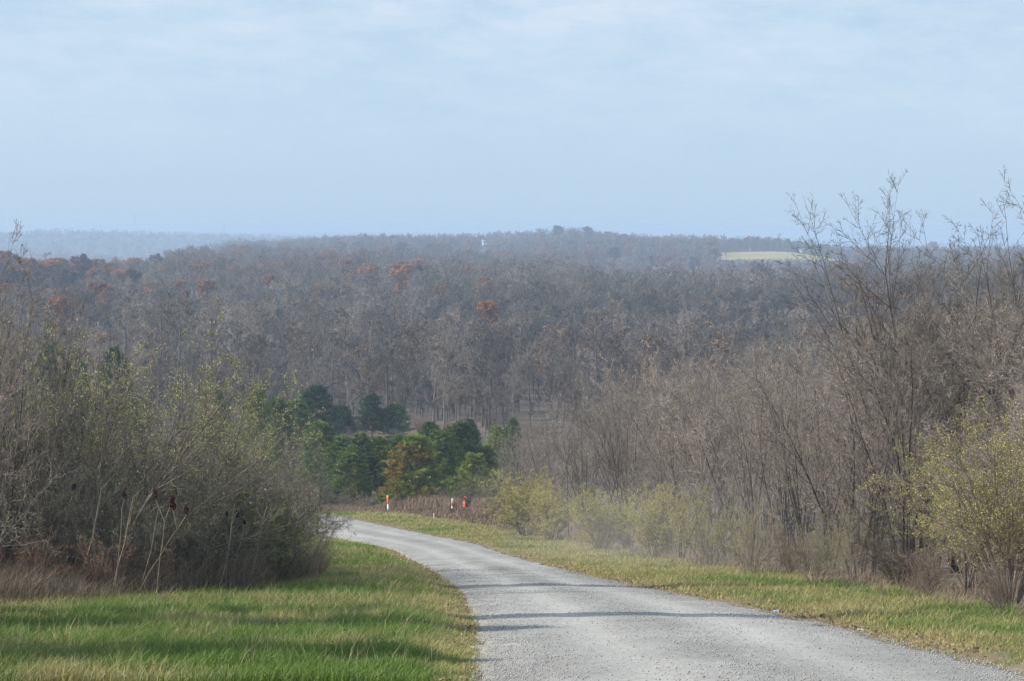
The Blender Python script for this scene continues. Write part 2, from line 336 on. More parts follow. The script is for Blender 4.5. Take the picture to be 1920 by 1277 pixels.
tr = np.exp(-((TT-.30)/.07)**2)+np.exp(-((TT-.68)/.07)**2)     # two wheel tracks
ZG = H(XG, YG)+.012+crown-tr*.015-.16*sstep(.97, 1, np.abs(2*TT-1))+(fbm(XG, YG, .5, 45)-.5)*.02
rc = .33+.07*tr-.03*np.exp(-((TT-.49)/.06)**2)-.05*(fbm(XG, YG/3, .35, 47)-.5)*2*(1-tr)+(fbm(XG, YG/5, 1.1, 49)-.5)*.12+(fbm(XG, YG, .25, 57)-.5)*.05*(1-tr)
RC = rc[..., None]*np.array([1., .965, .90])
e2 = sstep(.8, 1, np.abs(2*TT-1)+(fbm(XG, YG, .3, 51)-.5)*.25)[..., None]; RC = RC*(1-.35*e2)+np.array([.21, .17, .12])*.35*e2
ny, nx = YG.shape; ii = (np.arange(ny-1)[:, None]*nx+np.arange(nx-1)[None]).ravel()
rb = MB().add(np.stack([XG, YG, ZG], -1), Q=np.stack([ii, ii+1, ii+nx+1, ii+nx], 1), C=RC.reshape(-1, 3))
tag(rb.build('gravel_road', road_mat(), smooth=True), 'pale grey gravel road curving downhill to the left', kind='structure')

def octa(mb, rng, P, s, cols):
    n = len(P); d = np.array([[1, 0, 0], [0, 1, 0], [-1, 0, 0], [0, -1, 0], [0, 0, .7], [0, 0, -.7]], float)
    a = rng.uniform(0, 6.28, n); ca, sa = np.cos(a), np.sin(a)
    V = d[None]*rng.uniform(.55, 1.25, (n, 6, 1))*s[:, None, None]
    V = np.stack([V[..., 0]*ca[:, None]-V[..., 1]*sa[:, None], V[..., 0]*sa[:, None]+V[..., 1]*ca[:, None], V[..., 2]], -1)+P[:, None]
    T = np.array([[0, 1, 4], [1, 2, 4], [2, 3, 4], [3, 0, 4], [1, 0, 5], [2, 1, 5], [3, 2, 5], [0, 3, 5]])
    mb.add(V, T=(np.arange(n)[:, None, None]*6+T[None]).reshape(-1, 3), C=np.repeat(cols, 6, 0))
rng = np.random.default_rng(5)
n = 60000; Ys = 20+45*rng.random(n)**1.7; t = rng.random(n)
edge = np.abs(2*t-1); keep = rng.random(n) < (.12+.9*sstep(.45, .95, edge)+.5*np.exp(-((t-.5)/.08)**2))*(.3+1.2*fbm(t*6, Ys, .8, 55))
Ys, t = Ys[keep], t[keep]; xs = xl(Ys)+(xr(Ys)-xl(Ys))*t*1.03-.05
zs = H(xs, Ys)+.022+.07*(1-(2*t-1)**2)-.10*sstep(.97, 1.02, np.abs(2*t-1))
s = rng.uniform(.005, .014, len(xs))*(.8+.5*rng.random(len(xs))**4); c = (rng.uniform(.26, .46, (len(xs), 1)))*np.array([[1, .97, .92]])
mb = MB(); octa(mb, rng, np.stack([xs, Ys, zs], -1), s, c)
tag(mb.build('loose_gravel', M['stone']), 'loose grey gravel scattered along the road edges and middle', kind='stuff')

# ------------------------------------------------------------------ far landmarks are placed by looking along a photo column
def canopy_Y(px, ytop, hgt, lo=425, hi=2600):
    Ys = np.arange(lo, hi, 4.); x = (px-960)/F*Ys; y = EYE-F*(H(x, Ys)+hgt)/Ys
    run = np.minimum.accumulate(y); ok = np.where((y <= ytop))[0]
    return float(Ys[ok[0]]) if len(ok) else float(Ys[np.argmin(np.abs(y-ytop))])

# ------------------------------------------------------------------ plant kinds (meshes shared by copies)
def norm(k, h):
    import numpy as _n; zs = []
    for me in k.values():
        a = _n.empty(len(me.vertices)*3, _n.float32); me.vertices.foreach_get('co', a); zs.append(_n.quantile(a[2::3], .9985))
    f = h/max(zs)
    for me in k.values(): me.transform(mathutils.Matrix.Scale(f, 4)); me.update()
    return k
def forest_kind(seed, h=18., lean=.03, crown0=.38, l1=15, spread=.30, bark=(.21, .19, .18), leaf=None, nleaf=0, lsize=.4, twr=.032, name='forest'):
    r = np.random.default_rng(seed)
    tk = axis(r, np.zeros((1, 3))-[0, 0, .6], np.array([[r.normal(0, lean), r.normal(0, lean), 1]]), np.array([h*.9]), np.array([h*.0115]), 9, .035, .03, .18)
    a1 = axis(r, *kids(r, tk, l1, crown0, 1, 50, 9, spread*1.0, .55, .05, .5, (.35, .75, 34)), 5, .12, .09, .25)
    a2 = axis(r, *kids(r, a1, 8, .15, 1, 42, 12, .5, .6, .035), 4, .16, .08, .4)
    a3 = axis(r, *kids(r, a2, 5, .15, 1, 42, 14, .55, .6, twr*1.1), 3, .2, .06, .6)
    a4 = axis(r, *kids(r, a3, 5, .1, 1, 42, 14, .7, .7, twr*.75), 2, .2, .03, .6)
    cz, rz_, rx = h*(crown0+1.0)/2, h*(1.0-crown0)/2, h*spread*.80
    for A in (a1, a2, a3, a4):      # gather the twigs under a domed outline
        e = (A[0]-[0, 0, cz])/[rx, rx, rz_]; l_ = np.linalg.norm(e, axis=-1, keepdims=True); lump = 1+.16*(vnoise(e[..., 0]*1.7+9, e[..., 1]*1.7+e[..., 2]*1.3+9, 1., seed)[..., None]-.5)*2
        A[0][:] = [0, 0, cz]+np.where(l_ > .92*lump, e/np.maximum(l_, 1e-6)*(.92*lump+(l_-.92*lump)*.22), e)*[rx, rx, rz_]
    t = MB(); tubes(t, tk, 6, np.array(bark)*.7); c = MB(); b2 = np.array(bark)
    tubes(c, a1, 4, b2); tubes(c, a2, 3, b2, .1, r); tubes(c, a3, 3, b2*1.02, .2, r); tubes(c, a4, 3, b2*1.05, .25, r)
    k = {'trunk': t.mesh(name+'_trunk', M['forest_bark']), 'crown': c.mesh(name+'_crown', M['forest_bark'])}
    if leaf is not None:
        m = MB(); pts = np.concatenate([along(r, a3, nleaf//2, .2, 1, .25), along(r, a4, nleaf-nleaf//2, .1, 1, .25)])
        leaves(m, r, pts, lsize, leaf, .3, .75); k['foliage'] = m.mesh(name+'_foliage', M['oak_leaf'])
    return norm(k, h*.76)
RUST = [(.32, .145, .055), (.25, .11, .045), (.40, .19, .07)]; ORG = [(.46, .21, .08), (.38, .18, .07)]; DRK = [(.13, .07, .045), (.10, .055, .04), (.17, .085, .05)]
PALE = [(.27, .19, .13), (.22, .16, .11)]
KD = {}
KD['grey0'] = forest_kind(1, 18, .03, .2, 15, .29, (.20, .185, .18))
KD['grey1'] = forest_kind(2, 16, .05, .2, 17, .34, (.16, .145, .14))
KD['grey2'] = forest_kind(3, 20, .03, .26, 13, .25, (.215, .20, .19))
KD['grey3'] = forest_kind(4, 14, .06, .22, 18, .38, (.125, .115, .115))
KD['grey4'] = forest_kind(5, 19, .03, .28, 16, .27, (.245, .23, .215))
KD['tan'] = forest_kind(6, 16, .04, .3, 16, .32, (.215, .185, .165), PALE, 700, .3)
KD['rust'] = forest_kind(7, 16, .04, .45, 20, .44, (.13, .11, .10), RUST, 5200, .5)
KD['dark_oak'] = forest_kind(8, 15, .04, .42, 20, .44, (.11, .1, .09), DRK, 5200, .5)
KD['orange'] = forest_kind(9, 14, .04, .42, 20, .44, (.17, .14, .12), ORG, 3600, .45)
KD['half_rust'] = forest_kind(10, 16, .04, .42, 18, .42, (.17, .15, .14), RUST, 1700, .42)
KD['sycamore'] = forest_kind(11, 16.5, .05, .30, 12, .30, (.75, .73, .68), twr=.02)
KD['big_dark'] = forest_kind(12, 15.5, .03, .22, 20, .42, (.12, .11, .105), twr=.03)

def put(kind, name, loc, rz, sc, label, cat, group=None):
    r = thing(name, label, cat, loc, rz, group, sc)
    for part, me in KD[kind].items(): link(part, me, r)
    return r

# ------------------------------------------------------------------ oaks that stand out by colour  (photo column, photo row of the top, crown width in px, kind, label)
OAK = [
 (827, 457, 44, 'rust', 'big round rust-brown oak rising above the wood below the white farmhouse'),
 (722, 463, 28, 'rust', 'small rust oak left of the double-headed brown oak on the middle ridge'),
 (755, 456, 24, 'dark_oak', 'brown oak with a dark right side between two rust oaks on the ridge'),
 (783, 488, 34, 'orange', 'orange oak at the upper end of the slanting row of three'),
 (765, 499, 28, 'orange', 'orange oak in the middle of the slanting row of three'),
 (746, 509, 22, 'orange', 'orange oak at the lower end of the slanting row of three'),
 (687, 504, 15, 'orange', 'little bright orange oak alone left of the slanting row'),
 (655, 512, 13, 'half_rust', 'tiny dull orange oak left of the little bright one'),
 (941, 471, 16, 'rust', 'small dark rust oak right of and below the farmhouse'),
 (1152, 465, 24, 'dark_oak', 'small dark brown oak below the highest part of the ridge'),
 (1100, 470, 26, 'rust', 'rust oak left of the small dark brown oak under the ridge'),
 (1240, 480, 44, 'rust', 'broad rust oak at the head of the blue-grey hollow'),
 (1262, 493, 32, 'rust', 'lower rust oak leaning into the hollow beside a broad one'),
 (1300, 483, 22, 'dark_oak', 'dark maroon oak right of the pair above the hollow'),
 (1178, 461, 22, 'orange', 'pale orange tree on the slope right of the small dark oak'),
 (840, 532, 18, 'half_rust', 'thin rusty tree in the middle of the grey slope'),
 (915, 570, 34, 'orange', 'grey tree topped with orange leaves in mid slope'),
 (1000, 655, 44, 'half_rust', 'lone rusty tree low on the slope left of the thicket edge'),
 (640, 455, 24, 'dark_oak', 'dark rust oak on the skyline of the middle ridge, left part'),
 (415, 460, 38, 'rust', 'rust oak on top of the left spur'),
 (437, 459, 28, 'dark_oak', 'dark oak touching the rust one on top of the left spur'),
 (318, 470, 36, 'rust', 'flat-topped rust oak on the falling edge of the left spur'),
 (292, 478, 28, 'dark_oak', 'dark rust oak next down the falling edge of the left spur'),
 (250, 486, 38, 'rust', 'rust oak at the lower end of the left spur edge'),
 (250, 508, 46, 'dark_oak', 'dark round oak with an orange shoulder below the spur end'),
 (222, 509, 20, 'orange', 'orange oak against the dark round one below the spur end'),
 (365, 498, 36, 'half_rust', 'soft rusty oak below the left spur crest'),
 (345, 528, 44, 'half_rust', 'wide pale rusty tree low on the left spur'),
 (393, 530, 28, 'rust', 'compact rust tree right of the wide pale rusty one'),
 (505, 519, 26, 'rust', 'rust tree alone on the grey slope above the sycamores, left'),
 (595, 537, 20, 'half_rust', 'small rusty tree alone above the white sycamores'),
 (608, 480, 20, 'rust', 'small rust oak under the skyline left of centre'),
 (568, 479, 20, 'half_rust', 'faint rusty oak next left of the small rust oak under the skyline'),
 (690, 454, 16, 'half_rust', 'faint rusty oak on the left skyline'),
 (856, 447, 16, 'half_rust', 'slanted rusty crown on the slope left of the farmhouse'),
 (876, 450, 9, 'orange', 'tiny yellow-orange tree just left of the white farmhouse'),
 (150, 480, 44, 'dark_oak', 'dark oak crown standing highest in the near left grove'),
 (8, 474, 50, 'rust', 'rust oak at the left end of the near left grove'),
 (52, 488, 56, 'rust', 'rust oak second from the left end of the grove'),
 (100, 492, 52, 'rust', 'bright rust oak in the middle of the near left grove'),
 (30, 506, 56, 'dark_oak', 'darker oak in front at the left end of the grove'),
 (78, 512, 52, 'dark_oak', 'darker oak in front in the middle of the left grove'),
 (128, 508, 50, 'dark_oak', 'dark brown oak in front of the highest crown of the grove'),
 (190, 546, 64, 'tan', 'tan round-topped tree right of and below the left grove'),
 (112, 562, 46, 'orange', 'orange-tinged tree below the left grove'),
 (150, 575, 60, 'tan', 'tan broad tree between the orange-tinged one and the thicket'),
 (1452, 506, 30, 'rust', 'rust oak on the near ridge below the green pasture'),
 (1478, 508, 26, 'rust', 'smaller rust oak right beside another below the pasture'),
 (1528, 504, 30, 'rust', 'reddish oak on the near ridge right of the pasture pair'),
 (1560, 503, 34, 'half_rust', 'thin reddish oak next to the dark red one on the near ridge'),
 (1612, 493, 52, 'rust', 'large dark red-brown oak on the near ridge beside the tall thicket trees'),
 (1633, 500, 40, 'dark_oak', 'dark oak merging with the right side of the large red-brown one'),
 (1415, 492, 26, 'dark_oak', 'dark blue-brown tree in the hollow under the pasture'),
 (1748, 454, 34, 'rust', 'rust oak on the skyline seen through the tallest bare tree'),
 (1640, 598, 70, 'half_rust', 'reddish tree low behind the right thicket'),
 (1750, 590, 70, 'half_rust', 'second reddish tree low behind the right thicket, farther right'),
 (1045, 424, 36, 'dark_oak', 'dark round crown at the highest point of the skyline'),
 (1100, 426, 28, 'dark_oak', 'dark crown on the skyline right of the highest one'),
]
OH = {'rust': 16, 'dark_oak': 15, 'orange': 14, 'half_rust': 16, 'tan': 16}
OW = {'rust': 8.5, 'dark_oak': 8.5, 'orange': 8, 'half_rust': 8.5, 'tan': 8}
OKY = [canopy_Y(o[0], o[1], 13.5) for o in OAK]

# ------------------------------------------------------------------ the far wood
rng = np.random.default_rng(12)
pts = []
Yv = 296.
while Yv < 5600:
    sp_ = 4.6+.0020*Yv if Yv < 2600 else 15+.002*Yv
    xm = .245*Yv+12; nn = int(2*xm/sp_)
    x = -xm+2*xm*(np.arange(nn)+rng.uniform(-.1, 1.1, nn))/nn; y = Yv+rng.uniform(-.5, .5, nn)*sp_
    pts.append(np.stack([x, y], 1)); Yv += sp_*.95
pts = np.concatenate(pts); ru = np.random.default_rng(44); un = 2600; yu = ru.uniform(335, 640, un); under = np.stack([ru.uniform(-.225, .225, un)*yu, yu], 1); n_main = len(pts); pts = np.concatenate([pts, under]); isu = np.arange(len(pts)) >= n_main
X, Y = pts[:, 0], pts[:, 1]; PX = 960+F*X/Y
keep = (field_mask(X, Y) < .4)
keep &= ~((PX > 610) & (PX < 800) & (Y < 338)) & ~((Y < 325) & (vnoise(X, Y, 14, 5) > .7)) & (X < .215*Y-3+200*(Y > 330))
keep &= ~((Y > 2800) & (PX > 760+120))
keep &= ~((PX > 1480) & (PX < 1950) & (Y > 2050) & (Y < 2260) & (vnoise(X, Y, 60, 9) < .8))
keep &= ~((np.abs(PX-905) < 11) & (Y > 1700) & (Y < 2120))
keep &= ~((vnoise(X, Y, 90, 71) > .86) & (Y > 2800))
for o_, yo in zip(OAK, OKY): keep &= ~((np.abs(PX-o_[0]) < o_[2]*.62) & (Y > yo-(60+.13*yo)) & (Y < yo+8))
X, Y, isu = X[keep], Y[keep], isu[keep]
Zg = H(X, Y)
# drop trees wholly hidden behind nearer ground and crowns
order = np.argsort(Y); bins = np.full(1400, -1e9); PXo = 960+F*X/Y; vis = np.zeros(len(X), bool)
for i in order:
    b = int((PXo[i]+600)/2.5/1); b = max(2, min(1397, b)); top = (Zg[i]+15)/Y[i]
    if top > bins[b]: vis[i] = True
    bins[b-2:b+3] = np.maximum(bins[b-2:b+3], (Zg[i]+5.5)/Y[i])
X, Y, Zg, isu = X[vis], Y[vis], Zg[vis], isu[vis]
print('forest points', len(X))
KN = ['grey0', 'grey1', 'grey2', 'grey3', 'grey4', 'tan', 'half_rust', 'rust', 'dark_oak']
pn = fbm(X, Y, 70, 61); pl = sstep(.42, .58, fbm(X, Y*.5, 90, 67)); PXo = 960+F*X/Y
wgt = np.stack([.2+0*X, .35*(1-pl)+.1, .05+.5*pl, .5*(1-pl)+.05, .05+.5*pl, .10+.3*(pn > .55), .012+.11*(Y > 700)+.1*((PXo < 700) & (Y > 1000)), .07*(Y > 700)+1.1*((PXo < 205) & (Y > 600) & (Y < 960))+.8*((PXo > 1380) & (PXo < 1750) & (Y > 690) & (Y < 760))+.12*((PXo > 205) & (PXo < 480) & (Y > 1050) & (Y < 1400)), .025*(Y > 700)+1.2*((PXo < 205) & (Y > 600) & (Y < 960))+.2*((PXo > 1200) & (PXo < 1350) & (Y > 1050) & (Y < 1500))], 1)
cw = np.cumsum(wgt/wgt.sum(1, keepdims=True), 1); kind = (rng.random(len(X))[:, None] > cw).sum(1).clip(0, len(KN)-1)
scl = np.where(rng.random(len(X)) < np.where(Y < 340, .75, np.where(Y < 400, .45, .2)), rng.uniform(.4, .7, len(X)), rng.uniform(.75, 1.12, len(X)))*(.85+.3*fbm(X, Y, 120, 63)); scl *= np.where(Y > 2800, 1.3, 1.05); scl = np.where(isu, rng.uniform(.22, .45, len(X)), scl)
fld = (PXo > 1345) & (PXo < 1600) & (Y > 1100) & (Y < 1745); mxh = (-(485-EYE)/F*Y-Zg)/14; scl = np.where(fld, np.clip(np.minimum(scl, mxh), .15, 2), scl); rot = rng.uniform(0, 6.28, len(X))
near_idx = [i for i in np.argsort(Y) if -60 < PXo[i] < 1980][:300]
lab = {'grey': ('leafless grey tree in the wood across the valley, beyond the pines', 'bare grey trees at the foot of the wooded hill'),
       'tan': ('tan tree keeping some dead leaves in the wood beyond the pines', 'tan trees at the foot of the wooded hill'),
       'half_rust': ('grey tree with thin rusty leaves in the wood beyond the pines', 'thinly rusty trees at the foot of the wooded hill')}
def zone(px):
    for lim, nm in ((240, 'behind the left thicket near the border'), (480, "behind the left thicket's right half"), (625, 'behind the broad round pine'), (790, 'behind the two clearing pines'), (960, 'behind the main pine row'), (1150, "above the right thicket's low end")):
        if px < lim: return nm
    return 'behind the right thicket'
for i in near_idx:
    k = KN[kind[i]]
    l_ = ('%s%s %s' % ('small ' if scl[i] < .7 else '', {'grey0': 'mid-grey round-crowned bare tree', 'grey1': 'dark grey broad bare tree', 'grey2': 'pale grey tall bare tree', 'grey3': 'darkest low-crowned bare tree', 'grey4': 'palest straight bare tree', 'tan': 'tan tree with some dead leaves', 'half_rust': 'bare tree with thin rusty leaves', 'rust': 'rust-leaved oak', 'dark_oak': 'dark brown oak'}[k], zone(PXo[i])), 'trees at the foot of the wooded hill')
    l_ = (' '.join(l_[0].split()[:16]), l_[1]); o = put(k, 'forest_tree', (X[i], Y[i], Zg[i]), rot[i], scl[i], l_[0], 'tree', l_[1])
rest = np.ones(len(X), bool); rest[near_idx] = False
me = bpy.data.meshes.new('far_wood'); nR = int(rest.sum()); me.vertices.add(nR)
me.vertices.foreach_set('co', np.stack([X, Y, Zg], 1)[rest].astype(np.float32).ravel())
a = me.attributes.new('kind', 'INT', 'POINT'); a.data.foreach_set('value', kind[rest].astype(np.int32))
a = me.attributes.new('rz', 'FLOAT', 'POINT'); a.data.foreach_set('value', rot[rest].astype(np.float32))
a = me.attributes.new('sc', 'FLOAT', 'POINT'); a.data.foreach_set('value', scl[rest].astype(np.float32))
fo = link('far_wood', me); tag(fo, 'bare grey and brown woodland covering the far hills', kind='stuff')
def scatter(obj, kinds):
    ng = bpy.data.node_groups.new('scatter', 'GeometryNodeTree'); ng.interface.new_socket('Geometry', in_out='INPUT', socket_type='NodeSocketGeometry'); ng.interface.new_socket('Geometry', in_out='OUTPUT', socket_type='NodeSocketGeometry')
    n = ng.nodes; l = ng.links; gi = n.new('NodeGroupInput'); go = n.new('NodeGroupOutput'); J = n.new('GeometryNodeJoinGeometry'); l.new(J.outputs[0], go.inputs[0])
    def na(nm, ty):
        x = n.new('GeometryNodeInputNamedAttribute'); x.data_type = ty; x.inputs[0].default_value = nm; return x.outputs[0]
    kd, rz, sc = na('kind', 'INT'), na('rz', 'FLOAT'), na('sc', 'FLOAT')
    cr = n.new('ShaderNodeCombineXYZ'); l.new(rz, cr.inputs[2]); cs = n.new('ShaderNodeCombineXYZ'); [l.new(sc, cs.inputs[i]) for i in range(3)]
    for k, srcs in enumerate(kinds):
        cp = n.new('FunctionNodeCompare'); cp.data_type = 'INT'; cp.operation = 'EQUAL'; l.new(kd, cp.inputs[2]); cp.inputs[3].default_value = k
        jj = n.new('GeometryNodeJoinGeometry')
        for so in srcs:
            oi = n.new('GeometryNodeObjectInfo'); oi.transform_space = 'ORIGINAL'; oi.inputs[0].default_value = so; l.new(oi.outputs['Geometry'], jj.inputs[0])
        ip = n.new('GeometryNodeInstanceOnPoints'); l.new(gi.outputs[0], ip.inputs['Points']); l.new(cp.outputs[0], ip.inputs['Selection'])
        l.new(jj.outputs[0], ip.inputs['Instance']); l.new(cr.outputs[0], ip.inputs['Rotation']); l.new(cs.outputs[0], ip.inputs['Scale']); l.new(ip.outputs[0], J.inputs[0])
    md = obj.modifiers.new('scatter', 'NODES'); md.node_group = ng
srcs = []
for k in KN:
    s_ = None
    for o in [q for q in bpy.data.objects if q.type == 'EMPTY']:
        if o.children and o.children[0].data == KD[k]['trunk']: s_ = o; break
    if s_ is None:
        x_, y_, z_ = at({'rust': 1560, 'dark_oak': 1700}.get(k, 1300), 395); s_ = put(k, 'forest_tree', (x_, y_, z_), 0, 1, {'rust': 'rust-leaved oak hidden low behind the right thicket', 'dark_oak': 'dark brown oak hidden low behind the right thicket'}.get(k, {'grey0': 'mid-grey', 'grey1': 'dark grey', 'grey2': 'pale grey tall', 'grey3': 'darkest low', 'grey4': 'palest straight', 'tan': 'tan-leaved', 'half_rust': 'thinly rusty'}.get(k, '')+' tree hidden low behind the right thicket'), 'tree')
    srcs.append(list(s_.children))
scatter(fo, srcs)

# ------------------------------------------------------------------ the coloured oaks
rr = np.random.default_rng(3)
for (px, yt, wpx, k, label), Y_ in zip(OAK, OKY):
    hg = OH[k]*.76
    s_ = float(np.clip(wpx*Y_/F/OW[k]*1.3, .85, 1.8))
    x_, y_, z_ = at(px, Y_); zt = (EYE-yt)/F*Y_+.8; zs = (zt-z_)/hg; s_ = max(s_, .8*min(zs, 1.6))
    put(k, 'oak_tree', (x_, y_, z_), rr.uniform(0, 6.28), (s_, s_, float(np.clip(zs, .6, 1.9))), label, 'tree', 'leaf-holding oaks on the hills')
for px, yt, Y_, rz, label in ((583, 622, 430, .4, 'white-barked sycamore with spreading forked limbs above the dark round pine'), (660, 598, 440, 2., 'slim white-barked sycamore standing straight in the grey slope')):
    x_, y_, z_ = at(px, Y_); s_ = ((EYE-yt)/F*Y_-z_)/(16.5*.76)
    put('sycamore', 'sycamore_tree', (x_, y_, z_), rz, (s_*.7 if px < 600 else s_*.45, s_*.7 if px < 600 else s_*.45, s_), label, 'tree', 'white sycamores')
for px, yt, Y_, wsc, label in ((548, 598, 425, .8, 'dark wide bare tree left of the forked white sycamore'), (1010, 700, 360, .6, 'dark bare tree low in the wood near the thicket edge'), (870, 560, 520, .9, 'broad bare tree under the orange-topped one')):
    x_, y_, z_ = at(px, Y_); s_ = ((EYE-yt)/F*Y_-z_)/(15.5*.76)
    put('big_dark', 'bare_tree', (x_, y_, z_), px, (s_*wsc, s_*wsc, s_), label, 'tree')

# ------------------------------------------------------------------ right thicket: multi-stemmed bare trees
def thicket_kind(seed, h=8., stems=3, l1=12, l2=7, l3=6, ang=34, bark=(.24, .215, .20), dark=(.075, .065, .06), specks=0, sc=(.36, .24, .18), fl=.22, up=.10, tw=.0055, leafy=None, nleaf=0, lsz=.05, wob=.09, lr=.44, rs=1.):
    r = np.random.default_rng(seed)
    a_ = r.uniform(0, 6.28, stems); S = np.stack([np.cos(a_)*.12, np.sin(a_)*.12, a_*0-.3], 1)
    D = np.stack([np.cos(a_)*fl*r.uniform(.4, 1.3, stems), np.sin(a_)*fl*r.uniform(.4, 1.3, stems), np.ones(stems)], 1)
    tk = axis(r, S, D, h*r.uniform(.78, 1.05, stems), h*.0072*rs*r.uniform(.6, 1.1, stems), 11, .06, .03, .10 if rs > 1 else .07)
    a1 = axis(r, *kids(r, tk, l1, .14, 1., ang, 9, lr, .55, .008, .5), 7, wob, up, .3)
    a2 = axis(r, *kids(r, a1, l2, .15, .98, ang, 10, .42, .6, tw*1.3), 5, wob*1.2, up*.7, .4)
    a3 = axis(r, *kids(r, a2, l3, .1, 1, ang, 12, .5, .7, tw), 3, .12, up*.4, .5)
    a4 = axis(r, *kids(r, a3, 2, .2, 1, ang, 12, .6, .9, tw*.8), 2, .1, 0, .6)
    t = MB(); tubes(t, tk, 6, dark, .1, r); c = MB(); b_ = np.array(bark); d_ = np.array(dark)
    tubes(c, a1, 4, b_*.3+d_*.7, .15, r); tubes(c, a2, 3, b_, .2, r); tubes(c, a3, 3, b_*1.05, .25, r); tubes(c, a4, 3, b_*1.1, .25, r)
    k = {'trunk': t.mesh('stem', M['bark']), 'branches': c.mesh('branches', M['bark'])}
    if specks:
        m = MB(); leaves(m, r, along(r, a3, specks, .6, 1, .02), .07, [sc, tuple(np.array(sc)*.8)], .25, .5)
        if nleaf: leaves(m, r, along(r, a4, nleaf, .1, 1, .03), lsz, leafy, .25, .6)
        k['leaves'] = m.mesh('dead_leaves', M['leaf'])
    return norm(k, h)
TH = ['th%d' % i for i in range(7)]
KD['th0'] = thicket_kind(21, 8, 3, 14, 8, 6, specks=700)
KD['th1'] = thicket_kind(22, 8, 2, 18, 8, 6, 38, (.28, .25, .23), specks=700, sc=(.42, .27, .2))
KD['th2'] = thicket_kind(23, 8, 4, 11, 7, 6, 32, (.22, .195, .18), specks=200)
KD['th3'] = thicket_kind(24, 8, 3, 13, 8, 6, 42, (.26, .235, .22), specks=500, sc=(.4, .25, .2), up=.03)
KD['th4'] = thicket_kind(25, 8, 5, 9, 7, 6, 36, (.20, .18, .165), specks=100)
KD['th5'] = thicket_kind(26, 8, 2, 17, 8, 6, 45, (.21, .19, .175), (.09, .08, .07), specks=100, up=.05)
KD['th6'] = thicket_kind(27, 8, 4, 17, 8, 5, 36, (.12, .105, .092), (.07, .06, .052), specks=30, fl=.16, up=.015, tw=.0045, wob=.05, lr=.5, rs=1.5)
KD['th7'] = thicket_kind(128, 8, 4, 17, 8, 5, 38, (.12, .105, .092), (.07, .06, .052), specks=30, fl=.2, up=.015, tw=.0045, wob=.05, lr=.5, rs=1.5)    # dark, tall, sparse
# skyline of the right thicket: photo row of the crown tops by column
SKY = np.array([(930, 850), (1000, 790), (1060, 755), (1120, 715), (1180, 690), (1240, 665), (1310, 640), (1370, 622), (1420, 660), (1480, 640), (1560, 600), (1640, 560), (1720, 540), (1800, 520), (1920, 500), (2200, 480)])
rng = np.random.default_rng(77); cand = []
Yv = 30.
while Yv < 152:
    spc = 2.5+.012*Yv; x0 = float(np.interp(Yv, TL[:, 0], TL[:, 1]))+1.7; x1 = .262*Yv+4
    x = x0+rng.uniform(0, 1)
    while x < x1: cand.append((x+rng.normal(0, .4), Yv+rng.normal(0, .7))); x += spc*rng.uniform(.7, 1.3)
    Yv += spc
NT = 0
for x, Y_ in cand:
    px = 960+F*x/Y_; z = float(H(x, Y_)); d = x-float(np.interp(Y_, TL[:, 0], TL[:, 1]))
    hmax = (EYE-np.interp(px, SKY[:, 0], SKY[:, 1]))/F*Y_-z
    hh = min(hmax*rng.uniform(.93, 1.02), rng.uniform(7., 10.5)) if d > 2 else min(hmax, rng.uniform(4, 6.5))
    if hh < 2.2: continue
    hh = max(hh, 2.6); k = TH[rng.integers(0, 6)]; s_ = hh/8.
    front = d < 2.2
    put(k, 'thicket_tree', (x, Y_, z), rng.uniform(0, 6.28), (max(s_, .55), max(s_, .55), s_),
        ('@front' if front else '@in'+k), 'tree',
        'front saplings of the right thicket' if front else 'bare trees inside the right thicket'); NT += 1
fs = sorted([o for o in bpy.data.objects if o.get('label') == '@front'], key=lambda o: o.location.y)
NAMES = [(1890, 'the tall yellow-green bush at the right border'), (1690, 'the dark twiggy bush'), (1600, 'the green-speckled bush'), (1530, 'the low green-speckled bush'), (1480, 'the brownish bush'), (1410, 'the thin greenish bush'), (1330, 'the dusty olive bush'), (1240, 'the loosely leaved dusty bush'), (1135, 'the yellow-green bush in the dust'), (1030, 'the bush touching the leafy dome'), (985, 'the leafy dome')]
TR = {'th0': 'grey three-stemmed bare tree', 'th1': 'bare tree with tan seed tips', 'th2': 'dense grey bare tree', 'th3': 'wide bare tree with tan tips', 'th4': 'many-stemmed darker bare tree', 'th5': 'dark-stemmed bare tree'}
for o in [q for q in bpy.data.objects if str(q.get('label', '')).startswith('@in')]:
    px = 960+F*o.location.x/o.location.y; nm = min(NAMES, key=lambda q: abs(q[0]-px)); o['label'] = TR[o['label'][3:]]+' behind '+nm[1]
seen = {}
for o in fs:
    px = 960+F*o.location.x/o.location.y; nm = min(NAMES, key=lambda q: abs(q[0]-px)); side = 'left of' if px < nm[0]-12 else 'right of' if px > nm[0]+12 else 'behind'
    key = (nm[1], side); seen[key] = seen.get(key, 0)+1
    o['label'] = ['%s bare sapling %s %s' % (('slender', 'forked', 'third', 'fourth', 'fifth', 'sixth')[min(seen[key]-1, 5)], side, nm[1])][0]
print('thicket', NT)
